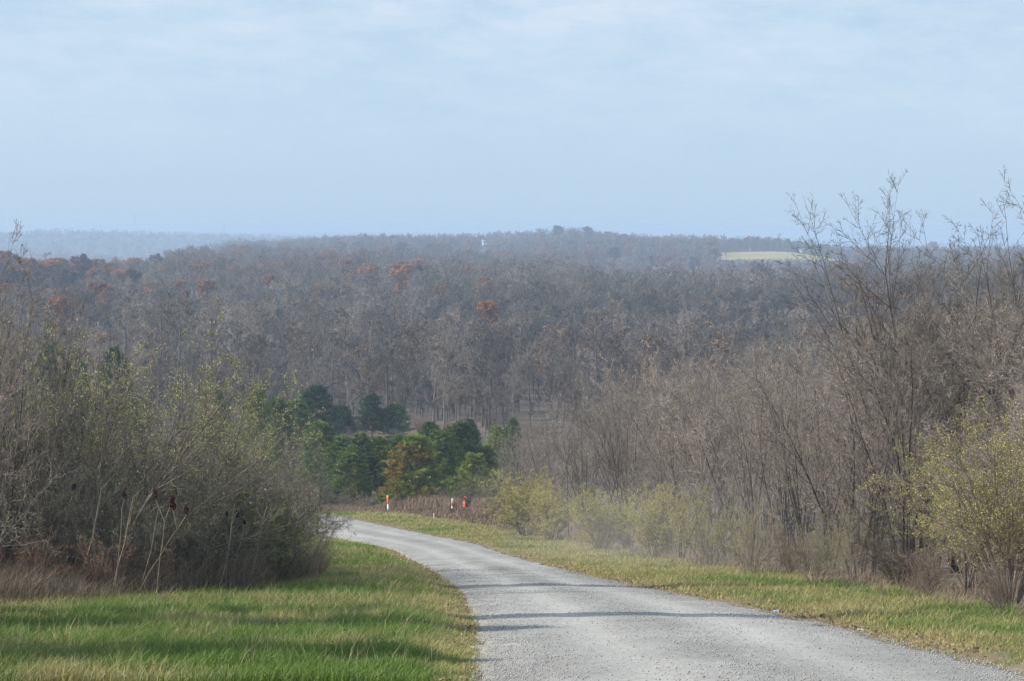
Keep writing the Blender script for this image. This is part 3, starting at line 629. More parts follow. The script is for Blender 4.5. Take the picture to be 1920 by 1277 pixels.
# the tall ones against the sky
for px, yt, Y_, k, wx, rz, label in (
    (1715, 325, 62, 'th6', .95, .3, 'tall dark bare tree whose left stem tops the skyline right of the pasture'),
    (1785, 325, 61, 'th7', .95, 2.1, 'tall dark bare tree with a broad fan of twigs, right of its equally tall neighbour'),
    (1935, 385, 52, 'th7', .9, 4.0, 'dark bare tree reaching in from the right border under the sky'),
    (1870, 450, 58, 'th6', .8, 1.0, 'dark bare tree with a long limb bowing left, beside the right border'),
    (1745, 385, 63, 'th7', .8, 5.2, 'dark bare tree between the two tallest, a little lower'),
    (1905, 430, 56, 'th6', .8, 2.7, 'dark bare tree just inside the right border, lower than its neighbours'),
    (1640, 580, 60, 'th6', .7, 3.0, 'pale-limbed bare tree left of the two tall ones'),
    (1560, 600, 66, 'th3', .8, 5.0, 'bare tree with fanned branches between the pasture and the tall pair'),
    (1370, 618, 76, 'th1', .8, 1.2, 'tan-tipped bare tree forming the rounded top of the thicket')):
    x_, y_, z_ = at(px, Y_); s_ = ((EYE-yt)/F*Y_-z_)/8
    put(k, 'bare_tree', (x_, y_, z_), rz, (s_*wx, s_*wx, s_), label, 'tree')

# ------------------------------------------------------------------ shrubs
OLIVE = [(.42, .37, .10), (.32, .31, .09), (.52, .45, .18), (.28, .23, .10)]
def shrub_kind(seed, h=3., stems=20, spread=.7, l1=8, l2=6, nleaf=4000, lsz=.045, cols=OLIVE, bark=(.22, .19, .16), droop=.12, tw=.004, l3=3, tips=False):
    r = np.random.default_rng(seed); a_ = r.uniform(0, 6.28, stems); q = r.uniform(.1, 1, stems)*spread
    S = np.stack([np.cos(a_)*.25*q, np.sin(a_)*.25*q, a_*0-.1], 1); D = np.stack([np.cos(a_)*q, np.sin(a_)*q, np.ones(stems)], 1)
    st = axis(r, S, D, h*r.uniform(.75, 1.25, stems), r.uniform(.012, .028, stems), 9, .07, .0, .2, droop)
    a1 = axis(r, *kids(r, st, l1, .2, 1, 40, 12, .42, .6, tw*1.6), 5, .12, .06, .35)
    a2 = axis(r, *kids(r, a1, l2, .1, 1, 42, 12, .5, .7, tw), 3, .14, .04, .5)
    a3 = axis(r, *kids(r, a2, l3, .1, 1, 42, 12, .6, .9, tw*.8), 2, .14, 0, .6)
    b_ = np.array(bark); t = MB(); tubes(t, st, 5, b_, .2, r); c = MB(); tubes(c, a1, 3, b_, .2, r); tubes(c, a2, 3, b_*1.05, .25, r); tubes(c, a3, 3, b_*1.1, .25, r)
    k = {'stems': t.mesh('stems', M['bark']), 'branches': c.mesh('branches', M['bark'])}
    if nleaf:
        m = MB(); P = np.concatenate([along(r, a2, nleaf//2, .2, 1, .03), along(r, a3, nleaf-nleaf//2, 0, 1, .03)])
        if tips: P = P[P[:, 2] > np.quantile(P[:, 2], .45)]
        leaves(m, r, P, lsz, cols, .3, .6); k['foliage'] = m.mesh('foliage', M['leaf'])
    return norm(k, h)
KD['olive_full'] = shrub_kind(31, 3, 30, .7, 10, 7, 26000, .028)
KD['olive_dense'] = shrub_kind(131, 3, 34, .8, 10, 7, 34000, .04, [(.46, .42, .13), (.36, .35, .11), (.52, .47, .19), (.28, .26, .10)])
KD['olive_mid'] = shrub_kind(32, 3, 24, .7, 9, 7, 15000, .034, [(.38, .38, .09), (.30, .32, .09), (.40, .34, .14)])
KD['olive_thin'] = shrub_kind(33, 3, 20, .75, 9, 7, 4500, .034, [(.36, .38, .09), (.28, .32, .08)])
KD['brown_bush'] = shrub_kind(34, 3, 26, .8, 9, 7, 900, .045, [(.28, .18, .12), (.22, .13, .1)], (.21, .165, .14))
KD['grey_bush'] = shrub_kind(35, 3, 24, .9, 9, 7, 2500, .035, [(.3, .28, .2), (.33, .34, .12)], (.14, .13, .115), .16)
KD['arch'] = shrub_kind(36, 4, 16, 1.0, 10, 8, 2600, .035, [(.38, .40, .08), (.4, .38, .2)], (.14, .125, .11), .20, .0045, 3)
KD['leafy_tip'] = shrub_kind(37, 4, 16, .8, 10, 7, 6500, .038, [(.40, .42, .08), (.33, .36, .08), (.5, .48, .25)], (.15, .135, .12), .10, .0045, 3, True)
KD['green_bush'] = shrub_kind(38, 3, 26, .8, 9, 7, 20000, .034, [(.15, .18, .07), (.22, .23, .08), (.30, .28, .10), (.36, .34, .16)], (.10, .09, .075), .12)
KD['tangle'] = shrub_kind(39, 3.2, 34, .9, 10, 8, 2500, .035, [(.14, .10, .07), (.2, .17, .07), (.12, .13, .06)], (.10, .085, .075), .16)
KD['red_bush'] = shrub_kind(40, 1.6, 26, .8, 7, 5, 1200, .05, [(.26, .05, .04), (.22, .10, .06), (.30, .18, .10)], (.16, .12, .10), .1, .003)

HK = {'arch': 4., 'leafy_tip': 4., 'tangle': 3.2, 'red_bush': 1.6}
def shrub(k, px, Y_, yt, rz, label, wx=1., hk=3., name='shrub', group=None, x=None):
    x_ = (px-960)/F*Y_ if x is None else x; z_ = float(H(x_, Y_)); hk = HK.get(k, 3.); s_ = ((EYE-yt)/F*Y_-z_)/hk
    return put(k, name, (x_, Y_, z_), rz, (s_*wx, s_*wx, s_), label, 'bush', group)
for a_ in (
 ('olive_full', 1900, 40.5, 740, .2, 'tall yellow-green leafy bush at the right border', .95, 3.6),
 ('olive_full', 1960, 46, 760, 1.2, 'yellow-green leafy bush cut off by the right border, behind the first', 1.0, 3.6),
 ('olive_mid', 1830, 47, 770, 2.2, 'loose yellow-green bush rising left of the tall one at the right border', .9, 3.6),
 ('olive_dense', 985, 108, 880, 3, 'dense yellow-green dome of leaves beside the brown weed field', 1.1, 3.3),
 ('olive_dense', 1035, 101, 905, 4, 'yellow-green bush touching the right side of the leafy dome', 1.1, 3.3),
 ('olive_dense', 1130, 87, 912, 5, 'yellow-green bush in the thin dust, halfway along the thicket', 1.0, 3.3),
 ('olive_dense', 1225, 75, 905, 1.5, 'loosely leaved bush with dusty stems along the middle of the thicket', .8, 3.3),
 ('olive_mid', 1330, 66, 900, 2.5, 'dusty olive bush where the thicket reaches its rounded top', .85, 3.3),
 ('olive_thin', 1410, 58, 925, 3.5, 'thin greenish bush with several upright stems', .8, 3.3),
 ('olive_thin', 1530, 51, 955, 4.5, 'low green-speckled bush with a pale bent stem at its foot', .85, 3.2),
 ('olive_thin', 1600, 53, 930, 5.5, 'green-speckled bush just right of the low one', .7, 3.2),
 ('tangle', 1690, 48, 950, .5, 'dark twiggy bush left of the tall yellow-green one', .9, 3.2),
 ('brown_bush', 1090, 99, 985, 1.8, 'low brown bush in front of the dome and the dusty bush', 1.1, 3.),
 ('brown_bush', 1175, 88, 980, 2.8, 'low brown bush beside the dusty yellow-green one', .9, 3.),
 ('brown_bush', 1480, 60, 980, .8, 'brownish bush between two thin greenish ones', .9, 3.),
 ('brown_bush', 1750, 43, 1010, 3.8, 'low brown bush at the foot of the dark twiggy one', .9, 3.),
 ('brown_bush', 1880, 36.5, 1040, 4.8, 'brown twiggy growth under the tall yellow-green bush', .9, 3.),
 ('grey_bush', 945, 128, 850, 5.8, 'pale grey bush between the pines and the leafy dome', .8, 3.),
 ('grey_bush', 1000, 134, 810, 6.8, 'pale grey bush behind the leafy dome', .8, 3.),
 ('grey_bush', 920, 150, 880, 1.1, 'small grey bush at the right end of the weed field', .8, 3.)):
    shrub(*a_[:6], wx=a_[6], hk=a_[7], group='bushes along the front of the right thicket')
x_, y_, z_ = at(991+0, 101); shrub('olive_full', 1052, 101, 1003, .1, 'tiny lime-green bush on the verge at the thicket foot', .9, 3.3)

# left thicket
LT = [
 ('arch', -10, 46, 560, .8, 4.5, 'tall grey arching shrub at the left border below the bare treetop'),
 ('arch', 60, 48, 590, .8, 4.5, 'tall grey arching shrub just right of the left border'),
 ('leafy_tip', 80, 50, 600, .7, 4.6, 'yellow-tipped shrub near the left border'),
 ('arch', 590, 64, 872, .55, 4.5, 'grey arching shrub with combed twigs beside the road bend'),
 ('arch', 500, 52, 830, .75, 4.5, 'grey arching shrub leaning over the grass at the thicket end'),
 ('arch', 380, 46, 780, .8, 4.5, 'low arching grey shrub spilling right in front of the dark tangles'),
 ('arch', 270, 44.5, 800, .7, 4.5, 'low arching grey shrub just behind the forked sumac'),
 ('grey_bush', 330, 46, 830, .9, 3.2, 'grey-olive bush filling the middle of the left thicket'),
 ('grey_bush', 90, 44, 840, .9, 3.2, 'grey-olive bush filling the left part of the left thicket'),
 ('grey_bush', 200, 44, 870, .9, 3.2, 'grey-olive bush behind the leftmost pale canes'),
 ('arch', 130, 50, 640, .8, 4.5, 'tall arching grey shrub in the left part of the thicket'),
 ('arch', 300, 56, 610, .8, 4.5, 'tall arching grey shrub under the yellow-tipped one'),
 ('arch', 560, 62, 815, .6, 4.5, 'arching grey shrub with twigs combed towards the bend'),
 ('grey_bush', 430, 50, 800, .9, 3.2, 'grey-olive bush at the shoulder of the left thicket'),
 # kind, px, Y, ytop, wx, hk, label
 ('leafy_tip', 240, 55, 560, .75, 4.6, 'tall loose shrub with yellow leaves at its tips, highest in the left thicket'),
 ('leafy_tip', 380, 58, 625, .75, 4.6, 'loose shrub tipped with yellow leaves, right of the tallest'),
 ('leafy_tip', 150, 52, 600, .7, 4.6, 'loose yellow-tipped shrub left of the tallest in the left thicket'),
 ('leafy_tip', 450, 62, 690, .7, 4.6, 'low spray of yellow-tipped twigs at the right shoulder of the left thicket'),
 ('arch', 320, 49, 680, .9, 4.5, 'grey arching shrub bending right in the middle of the left thicket'),
 ('arch', 430, 54, 740, .9, 4.5, 'grey arching shrub right of the middle one in the left thicket'),
 ('arch', 480, 60, 790, .75, 4.5, 'grey arching shrub reaching towards the pines'),
 ('arch', 200, 47, 700, .9, 4.5, 'grey arching shrub behind the sumac stems'),
 ('arch', 545, 66, 860, .6, 4.5, 'grey arching shrub whose tips hang over the road bend'),
 ('arch', 60, 45, 650, .9, 4.5, 'grey arching shrub near the left border'),
 ('green_bush', 515, 48, 915, .85, 3.3, 'greenish leafy bush at the right end of the left thicket'),
 ('green_bush', 455, 49, 880, .85, 3.3, 'olive leafy bush behind the greenish one at the thicket end'),
 ('green_bush', 558, 50.5, 985, .7, 3.2, 'dark rounded bush by the grass at the right tip of the left thicket'),
 ('tangle', 400, 49, 850, .9, 3.2, 'dark tangled bush in the middle of the left thicket'),
 ('tangle', 300, 50, 810, .9, 3.2, 'dark tangled bush behind the red sumac heads'),
 ('tangle', 130, 46, 820, .9, 3.2, 'dark tangled bush left of the sumacs'),
 ('tangle', 20, 44, 800, .9, 3.2, 'dark tangled bush at the left border'),
 ('grey_bush', 240, 62, 720, 1., 3.2, 'grey bush deep inside the left thicket'),
 ('grey_bush', 100, 60, 700, 1., 3.2, 'grey bush deep in the left part of the left thicket'),
 ('grey_bush', 370, 68, 760, 1., 3.2, 'grey bush deep in the right part of the left thicket'),
 ('grey_bush', 460, 74, 800, .8, 3.2, 'grey-green bush at the back of the left thicket'),
 ('grey_bush', 500, 86, 860, .9, 3.2, 'grey bush behind the road bend'),
 ('tangle', 500, 78, 890, .9, 3.2, 'dark bush behind the hanging tips at the bend'),
 ('grey_bush', -40, 46, 640, 1., 3.2, 'grey bush cut off by the left border'),
 ('red_bush', 60, 42.5, 990, 1., 1.7, 'low red-leaved bush at the grass edge near the left border'),
 ('red_bush', 180, 42.5, 1000, 1., 1.7, 'low red-leaved bush at the grass edge left of the sumac stems'),
 ('red_bush', 290, 43.5, 1010, 1., 1.7, 'low red-leaved bush among the sumac stems'),
 ('red_bush', 400, 45.5, 1020, 1., 1.7, 'low brown-red bush right of the sumac stems'),
 ('brown_bush', 480, 47.5, 1030, .9, 3., 'low brown bush in front of the greenish one'),
]
for i, (k, px, Y_, yt, wx, hk, label) in enumerate(LT):
    shrub(k, px, Y_, yt, i*1.7, label, wx, hk, group='shrubs of the left thicket')
for i, (px, yt, Y_, wx, label) in enumerate(((0, 415, 44, .75, 'bare grey tree at the left border, its top against the sky'), (-60, 470, 40, .9, 'bare grey tree leaning in from beyond the left border'), (15, 500, 46, .8, 'dense bare tree filling the left border under the treetop'), (70, 545, 48, .8, 'bare tree with spreading twigs just inside the left border'), (150, 575, 52, .75, 'bare tree rising among the yellow-tipped shrubs near the left border'), (125, 640, 48, .6, 'straight pale stem with few twigs in the left thicket'), (230, 640, 54, .6, 'forked pale tree in the middle of the left thicket'))):
    x_, y_, z_ = at(px, Y_); s_ = ((EYE-yt)/F*Y_-z_)/8
    put(['th2', 'th3', 'th4', 'th0', 'th2', 'th0', 'th4'][i], 'bare_tree', (x_, y_, z_), i*2., (s_*wx, s_*wx, s_), label, 'tree')
# long arching limbs of one big honeysuckle
def limb_shrub():
    r = np.random.default_rng(5); x_, y_, z_ = at(175, 45)
    root = thing('shrub', 'big shrub with thick pale limbs sweeping up to the right', 'bush', (x_, y_, z_), group='shrubs of the left thicket')
    D = np.array([[.75, 0, 1], [.95, .1, .8], [.55, -.1, 1.1], [1.1, .2, .62], [.2, 0, 1.2], [-.5, .1, 1]]); n_ = len(D)
    st = axis(r, np.zeros((n_, 3))+r.normal(0, .12, (n_, 3))*[1, 1, 0], D, np.array([4.8, 4.6, 4.4, 4.0, 4.2, 4.]), np.array([.05, .045, .04, .035, .04, .035]), 12, .05, .01, .18, .05)
    a1 = axis(r, *kids(r, st, 11, .2, 1, 35, 10, .38, .5, .008), 6, .1, .07, .3); a2 = axis(r, *kids(r, a1, 7, .1, 1, 38, 10, .5, .6, .005), 4, .12, .05, .5); a3 = axis(r, *kids(r, a2, 4, .1, 1, 40, 10, .55, .8, .004), 2, .1, 0, .5)
    b_ = np.array((.19, .165, .135))
    m = MB(); tubes(m, st, 7, b_, .1, r); m.build('limbs', M['bark'], root, True)
    m = MB(); tubes(m, a1, 4, b_, .15, r); tubes(m, a2, 3, b_, .2, r); tubes(m, a3, 3, b_, .2, r); m.build('twigs', M['bark'], root)
    m = MB(); leaves(m, r, along(r, a3, 500, .3, 1), .05, [(.38, .40, .1), (.42, .40, .25)]); m.build('foliage', M['leaf'], root)
limb_shrub()
# sumacs
def sumac_kind(seed, red, nb):
    r = np.random.default_rng(seed); st = axis(r, np.array([[0, 0, -.1]]), np.array([[r.uniform(.15, .5), 0, 1.]]), np.array([1.75 if nb > 1 else 2.3]), np.array([.013]), 11, .05, .012, .6)
    e = st[0][:, -1]; a_ = np.linspace(-.5, .6, nb)*r.uniform(.5, 1.2, nb)
    t = MB(); tubes(t, st, 5, (.20, .17, .14)); tops = [e[0]]
    if nb > 1:
        br = axis(r, np.repeat(e, nb, 0), np.stack([a_, r.normal(0, .3, nb), np.ones(nb)], 1), r.uniform(.3, .7, nb), np.full(nb, .009), 5, .07, .06, .7)
        tubes(t, br, 4, (.25, .21, .17)); tops = list(br[0][:, -1])
    k = {'stem': t.mesh('stem', M['bark'])}
    for q, c0 in enumerate(tops):
        m = MB(); n_ = 90; tt_ = r.random(n_); rad_ = .032*np.sin(np.pi*np.clip(tt_*.9+.08, 0, 1))**.7; an = r.uniform(0, 6.28, n_); ln = r.uniform(.09, .17)
        leaves(m, r, c0+np.stack([np.cos(an)*rad_*1.2, np.sin(an)*rad_*1.2, tt_*ln*1.2], 1), .038, [red, tuple(np.array(red)*.7)], .3, .8)
        k['seed_head%s' % ('' if q == 0 else '.%03d' % q)] = m.mesh('seed_head', M['oak_leaf'])
    return k
DR, BK = (.075, .016, .014), (.03, .02, .02)
for i, (sd_, cl, nb) in enumerate(((51, DR, 3), (52, BK, 1), (53, DR, 1), (54, BK, 2), (55, DR, 2), (56, BK, 1))): KD['su%d' % i] = sumac_kind(sd_, cl, nb)
SU = [(300, 42.0, 903, 'su0', .1, 'three-forked sumac with dark red heads, tallest of the sumacs'), (262, 41.8, 922, 'su2', 0, 'single sumac stem with one dark red head left of the forked ones'), (338, 42.2, 915, 'su4', .4, 'two-forked sumac with dark red heads right of the tallest'),
 (452, 45.0, 938, 'su3', .2, 'two-forked sumac with blackish heads before the greenish bush'), (465, 45.2, 970, 'su1', -.2, 'low leaning sumac with one blackish head before the greenish bush'),
 (112, 43.6, 895, 'su5', .3, 'sumac with one blackish head deep in the left part of the thicket')]
for i, (px, Y_, yt, k, rz, label) in enumerate(SU):
    x_ = (px-960)/F*Y_-.5; z_ = float(H(x_, Y_)); s_ = ((EYE-yt)/F*Y_-z_)/2.35
    put(k, 'sumac', (x_, Y_, z_), rz, s_, label, 'sumac', 'sumacs in front of the left thicket')
# bare pale canes leaning right along the thicket edge
rc_ = np.random.default_rng(9)
def cane_kind(seed):
    r = np.random.default_rng(seed); st = axis(r, np.array([[0, 0, -.1]]), np.array([[.35, 0, 1.]]), np.array([2.2]), np.array([.010]), 10, .05, .01, .4); a1 = axis(r, *kids(r, st, 5, .5, 1, 30, 8, .3, .6, .004), 4, .07, .05, .5)
    m = MB(); tubes(m, st, 4, (.26, .22, .18)); tubes(m, a1, 3, (.25, .21, .17)); return {'stem': m.mesh('stem', M['bark'])}
for i in range(3): KD['cane%d' % i] = cane_kind(70+i)
for i in range(9):
    px = rc_.uniform(40, 500); Y_ = 41.6+max(0, px-330)*.02+rc_.uniform(0, 1.2); x_ = (px-960)/F*Y_-.4
    put('cane%d' % rc_.integers(0, 3), 'bare_cane', (x_, Y_, float(H(x_, Y_))), rc_.normal(.1, .5), rc_.uniform(.45, 1.0), 'thin pale bare cane leaning at the grassy edge of the left thicket', 'cane', 'bare canes along the left thicket edge')

# off to the left, out of the picture: trees whose shadows cross the verge and road
# ------------------------------------------------------------------ pines
def pine_kind(seed, h=7., w=2.6, cols=((.045, .075, .025), (.06, .10, .03), (.035, .06, .025)), cols2=None, dens=1., shape=.75, gap=.1):
    r = np.random.default_rng(seed)
    tk = axis(r, np.array([[0, 0, -.3]]), np.array([[0, 0, 1.]]), np.array([h*.97]), np.array([h*.014]), 10, .015, .02, .12)
    nb = int(95*dens); t_ = np.linspace(.06, .985, nb); z = t_*h*.95; L = w*.5*np.power(np.clip(1-t_, .02, 1), shape)*(1.25-.25*t_)*r.uniform(.6, 1.2, nb)+.12
    a_ = np.arange(nb)*2.4+r.normal(0, .3, nb); S = np.stack([0*z, 0*z, z], 1); D = np.stack([np.cos(a_), np.sin(a_), .25+.5*t_], 1)
    a1 = axis(r, S, D, L, .01+.02*(1-t_), 5, .06, .12, .3); a2 = axis(r, *kids(r, a1, 6, .25, 1, 45, 12, .42, .6, .006, .3), 3, .1, .15, .4)
    t = MB(); tubes(t, tk, 6, (.13, .10, .08)); br = MB(); tubes(br, a1, 4, (.12, .09, .07)); tubes(br, a2, 3, (.13, .1, .07))
    tips = np.concatenate([a1[0][:, -1], a2[0][:, -1], a2[0][:, 1], a1[0][:, 3]]); dr = np.concatenate([nrm(a1[0][:, -1]-a1[0][:, -2]), nrm(a2[0][:, -1]-a2[0][:, -2]), nrm(a2[0][:, 1]-a2[0][:, 0]), nrm(a1[0][:, 3]-a1[0][:, 2])])
    n_ = 16; T = np.repeat(tips, n_, 0)+r.normal(0, .05, (len(tips)*n_, 3)); d_ = nrm(np.repeat(dr, n_, 0)*.9+np.array([0, 0, .35])+r.normal(0, .55, (len(T), 3))); ln = r.uniform(.13, .26, (len(T), 1))
    sd_ = nrm(np.cross(d_, r.normal(size=(len(T), 3))))*.02
    cc = np.array(cols)[r.integers(0, len(cols), len(tips))]
    if cols2 is not None:
        mk = (vnoise(tips[:, 0]*.9+tips[:, 1], tips[:, 2], 1.1, seed) > .5) & (tips[:, 0] < .3); cc[mk] = np.array(cols2)[r.integers(0, len(cols2), mk.sum())]
    cc = np.repeat(cc*(1+r.uniform(-.25, .25, (len(tips), 1))), n_, 0)
    V = np.stack([T-sd_, T+sd_, T+d_*ln], 1); f = MB(); f.add(V, T=np.arange(len(T)*3).reshape(-1, 3), C=np.repeat(cc, 3, 0))
    return norm({'trunk': t.mesh('trunk', M['bark']), 'branches': br.mesh('branches', M['bark']), 'needles': f.mesh('needles', M['needle'])}, h)
DG = ((.055, .10, .04), (.07, .125, .045), (.04, .075, .035)); YG_ = ((.17, .24, .05), (.12, .19, .045), (.22, .27, .06)); ORN = ((.24, .19, .06), (.21, .17, .05), (.17, .17, .05))
KD['pine_dark'] = pine_kind(61, 7, 3., DG, None, 1.2, .45); KD['pine_mid'] = pine_kind(62, 7, 3.2, ((.10, .17, .05), (.13, .20, .055), (.08, .13, .045)), None, 1.1, .45)
KD['pine_yellow'] = pine_kind(63, 7, 3.4, YG_, ORN, 1.1, .55); KD['pine_lime'] = pine_kind(64, 7, 3.2, YG_, None, 1.1, .45)
PN = [ ('pine_dark', 800, 200, 822, 60, 'dark pine filling the gap behind the yellowing and mid green pines'), ('pine_dark', 900, 205, 838, 50, 'dark pine filling the gap right of the tall dark one'), ('pine_mid', 655, 188, 850, 60, 'low green pine left of the low dark ones'), ('pine_dark', 720, 215, 822, 56, 'dark pine behind the bushy light green one'),
 # kind, px, Y, top, width px, label
 ('pine_dark', 866, 196, 790, 62, 'tall dark green pine, darkest of the pines by the weed field'),
 ('pine_mid', 826, 190, 808, 66, 'mid green pine between the dark one and the yellowing one'),
 ('pine_yellow', 776, 184, 815, 78, 'yellowing pine with orange-brown needles on its left side'),
 ('pine_lime', 888, 180, 850, 54, 'low bright green pine right of the tall dark one'),
 ('pine_dark', 848, 205, 800, 48, 'narrow dark pine behind the mid green one'),
 ('pine_mid', 806, 232, 790, 50, 'dull green pine top behind the yellowing pine'),
 ('pine_dark', 882, 235, 786, 34, 'slim dark pine top behind the tall dark pine'),
 ('pine_lime', 931, 232, 797, 34, 'light green pine top left of the pointed one near the thicket'),
 ('pine_mid', 961, 236, 783, 34, 'pointed yellow-green pine top at the left edge of the thicket'),
 ('pine_mid', 910, 215, 835, 44, 'green pine right of the low bright one, partly behind grey twigs'),
 ('pine_mid', 745, 205, 815, 50, 'green pine left of the yellowing one'),
 ('pine_lime', 710, 200, 818, 56, 'bushy light green pine in the left half of the pine row'),
 ('pine_mid', 675, 198, 812, 58, 'yellow-topped green pine left of the bushy light green one'),
 ('pine_dark', 690, 192, 850, 60, 'low dark pine in front of the yellow-topped one'),
 ('pine_dark', 735, 190, 858, 60, 'low dark pine beside the yellowing one'),
 ('pine_mid', 640, 205, 818, 60, 'green pine half hidden behind arching grey twigs'),
 ('pine_dark', 697, 300, 738, 42, 'taller of the two dark pines standing in the far clearing'),
 ('pine_mid', 740, 300, 756, 40, 'shorter of the two dark pines standing in the far clearing'),
 ('pine_dark', 719, 306, 765, 34, 'small dark pine squeezed between the two in the clearing'),
 ('pine_dark', 592, 290, 722, 66, 'broad dark round-topped pine left of the clearing'),
 ('pine_dark', 640, 296, 760, 44, 'dark pine stepping down right of the broad round-topped one'),
 ('pine_mid', 555, 270, 748, 54, 'green pine left of the broad round-topped one'),
 ('pine_mid', 520, 240, 745, 56, 'green pine top above the right shoulder of the left thicket'),
 ('pine_lime', 480, 230, 728, 54, 'light green pine top behind the yellow-tipped twigs'),
 ('pine_mid', 600, 220, 790, 64, 'green pine behind the arching shrub at the bend'),
 ('pine_dark', 95, 250, 645, 76, 'tall dark pine seen through the left thicket near the border'),
 ('pine_mid', 140, 235, 665, 60, 'green pine seen through the left thicket beside the tall dark one'),
 ('pine_dark', 215, 245, 650, 56, 'dark pine seen through the middle of the left thicket'),
 ('pine_mid', 400, 240, 720, 60, 'green pine seen through the right part of the left thicket'),
]
for i, (k, px, Y_, yt, wp, label) in enumerate(PN):
    x_, y_, z_ = at(px, Y_); s_ = ((EYE-yt)/F*Y_-z_)/7; wx = wp*Y_/F/1.95
    put(k, 'pine_tree', (x_, y_, z_), i*.2, (wx, wx, s_), label, 'pine', 'pines in the valley')
for i, (x_, Y_, hh, ww) in enumerate(((-9.8, 34.6, 10.2, 1.7), (-12.0, 48.6, 13.5, 2.), (-10.2, 31., 6.4, 3.2), (-8.6, 24.2, 4.9, 3.4))):
    put('pine_dark', 'pine_tree', (x_, Y_, float(H(x_, Y_))), i, (ww/3, ww/3, hh/7), ['tall narrow dark pine beyond the left border, its shadow crossing the near road', 'tallest dark pine beyond the left border, its shadow crossing the road farther on', 'low wide pine beyond the left border shading the verge', 'low wide pine nearest the viewer beyond the left border'][i], 'pine', 'pines beyond the left border')
# grey brush round the pines and over the clearing
rng = np.random.default_rng(8); nb_ = 0
for i in range(150):
    Y_ = rng.uniform(168, 325); px = rng.uniform(380, 1020)
    if Y_ < 215 and px > 640 and rng.random() < .75: continue
    x_ = (px-960)/F*Y_; hh = rng.uniform(1.5, 3.4)
    if px > 640 and px < 790 and Y_ > 240: hh = rng.uniform(1.2, 2.4)
    k = ['grey_bush', 'brown_bush', 'tangle'][rng.integers(0, 3)]; s_ = hh/3
    put(k, 'brush_bush', (x_, Y_, float(H(x_, Y_))), rng.uniform(0, 6.28), (s_*1.2, s_*1.2, s_), {'grey_bush': 'pale grey', 'brown_bush': 'brownish', 'tangle': 'dark twiggy'}[k]+' brush among the pines, '+('left of the weed field' if px < 640 else 'in and around the clearing' if px < 800 else 'behind the main pine row'), 'bush', 'grey brush among the pines'); nb_ += 1
for i in range(40):
    Y_ = rng.uniform(155, 330); x_ = rng.uniform(4, .24*Y_)
    put(TH[rng.integers(0, 6)], 'thicket_tree', (x_, Y_, float(H(x_, Y_))), rng.uniform(0, 6.28), rng.uniform(.7, 1.1), 'bare tree in the valley, mostly hidden behind the right thicket '+('near its low end' if x_ < .1*Y_ else 'near the border'), 'tree', 'bare trees behind the right thicket')

# ------------------------------------------------------------------ grass, weeds
rng = np.random.default_rng(15)
def gcol(x, y, n_, mixw=0.):
    p = fbm(x, y*.8, 2.2, 11)*.75+fbm(x, y, .35, 13)*.25+rng.normal(0, .07, n_)+mixw
    k = sstep(.42, .62, p)[:, None]
    c = np.array([.145, .23, .045])*(1-k)+np.array([.38, .34, .15])*k
    return c*(1+rng.uniform(-.25, .25, (n_, 1)))
def sample_strip(n_, y0, y1, pw, fx0, fx1):
    Y_ = y0+(y1-y0)*rng.random(n_)**pw; a, b = fx0(Y_), fx1(Y_); x_ = a+(b-a)*rng.random(n_); return x_, Y_
mb = MB()
def lay(x_, Y_, hfac=1., w0=.008, mixw=0.):
    n_ = len(x_); de = np.minimum(np.abs(x_-xl(Y_)), np.abs(x_-xr(Y_))); h_ = (.05+.16*sstep(0, .9, de)*(.15+1.7*fbm(x_, Y_, .55, 17)**1.3))*rng.uniform(.5, 1.3, n_)*hfac*.85
    mixe = mixw+.16*(1-sstep(.1, .9, de)); c = gcol(x_, Y_, n_, mixe)
    blades(mb, rng, g3(x_, Y_)+[0, 0, -.01], h_, w0*(.7+Y_/45.)*rng.uniform(.7, 1.3, n_), c, .45)
for (n_, y0, y1) in ((120000, 21, 36), (75000, 36, 60), (30000, 60, 108)):
    x_, Y_ = sample_strip(n_, y0, y1, 1., lambda Y: np.maximum(np.interp(Y, TF[:, 0], TF[:, 1])-1.2, -.225*Y-1), lambda Y: xl(Y)+.05); lay(x_, Y_, 1.15, mixw=-.04)
for (n_, y0, y1) in ((52000, 20.5, 45), (55000, 45, 75), (55000, 75, 150)):
    x_, Y_ = sample_strip(n_, y0, y1, 1., lambda Y: xr(Y)-.05, lambda Y: np.minimum(np.interp(Y, TL[:, 0], TL[:, 1])+.8, .24*Y+1.6)); lay(x_, Y_, .8, mixw=.08)
n_ = 2600; x_, Y_ = sample_strip(n_, 22, 60, 1., lambda Y: np.maximum(np.interp(Y, TF[:, 0], TF[:, 1])-.5, -.225*Y-1), lambda Y: xl(Y)-.3); m_ = fbm(x_, Y_, .9, 87) > .5; x_, Y_ = x_[m_], Y_[m_]
blades(mb, rng, g3(x_, Y_), rng.uniform(.2, .42, len(x_)), np.full(len(x_), .009), np.tile([[.42, .34, .2]], (len(x_), 1))*rng.uniform(.7, 1.1, (len(x_), 1)), .3)
tag(mb.build('verge_grass', M['grass']), 'green and straw-coloured grass on both verges of the road', kind='stuff')
r_ = np.random.default_rng(4); lf = MB(); n_ = 13000; Y_ = 21+60*r_.random(n_)**1.4; sd2 = r_.random(n_) < .5
x_ = np.where(sd2, xl(Y_)-r_.random(n_)**1.5*np.minimum(9, .2*Y_), xr(Y_)+r_.random(n_)**1.3*3.2); kp = fbm(x_, Y_, 1.3, 19) > .42; x_, Y_ = x_[kp], Y_[kp]
leaves(lf, r_, g3(x_, Y_)+np.stack([x_*0, x_*0, r_.uniform(.0, .07, len(x_))], 1), .05, [(.22, .14, .08), (.30, .21, .12), (.15, .10, .07), (.36, .28, .18)], .3, .7)
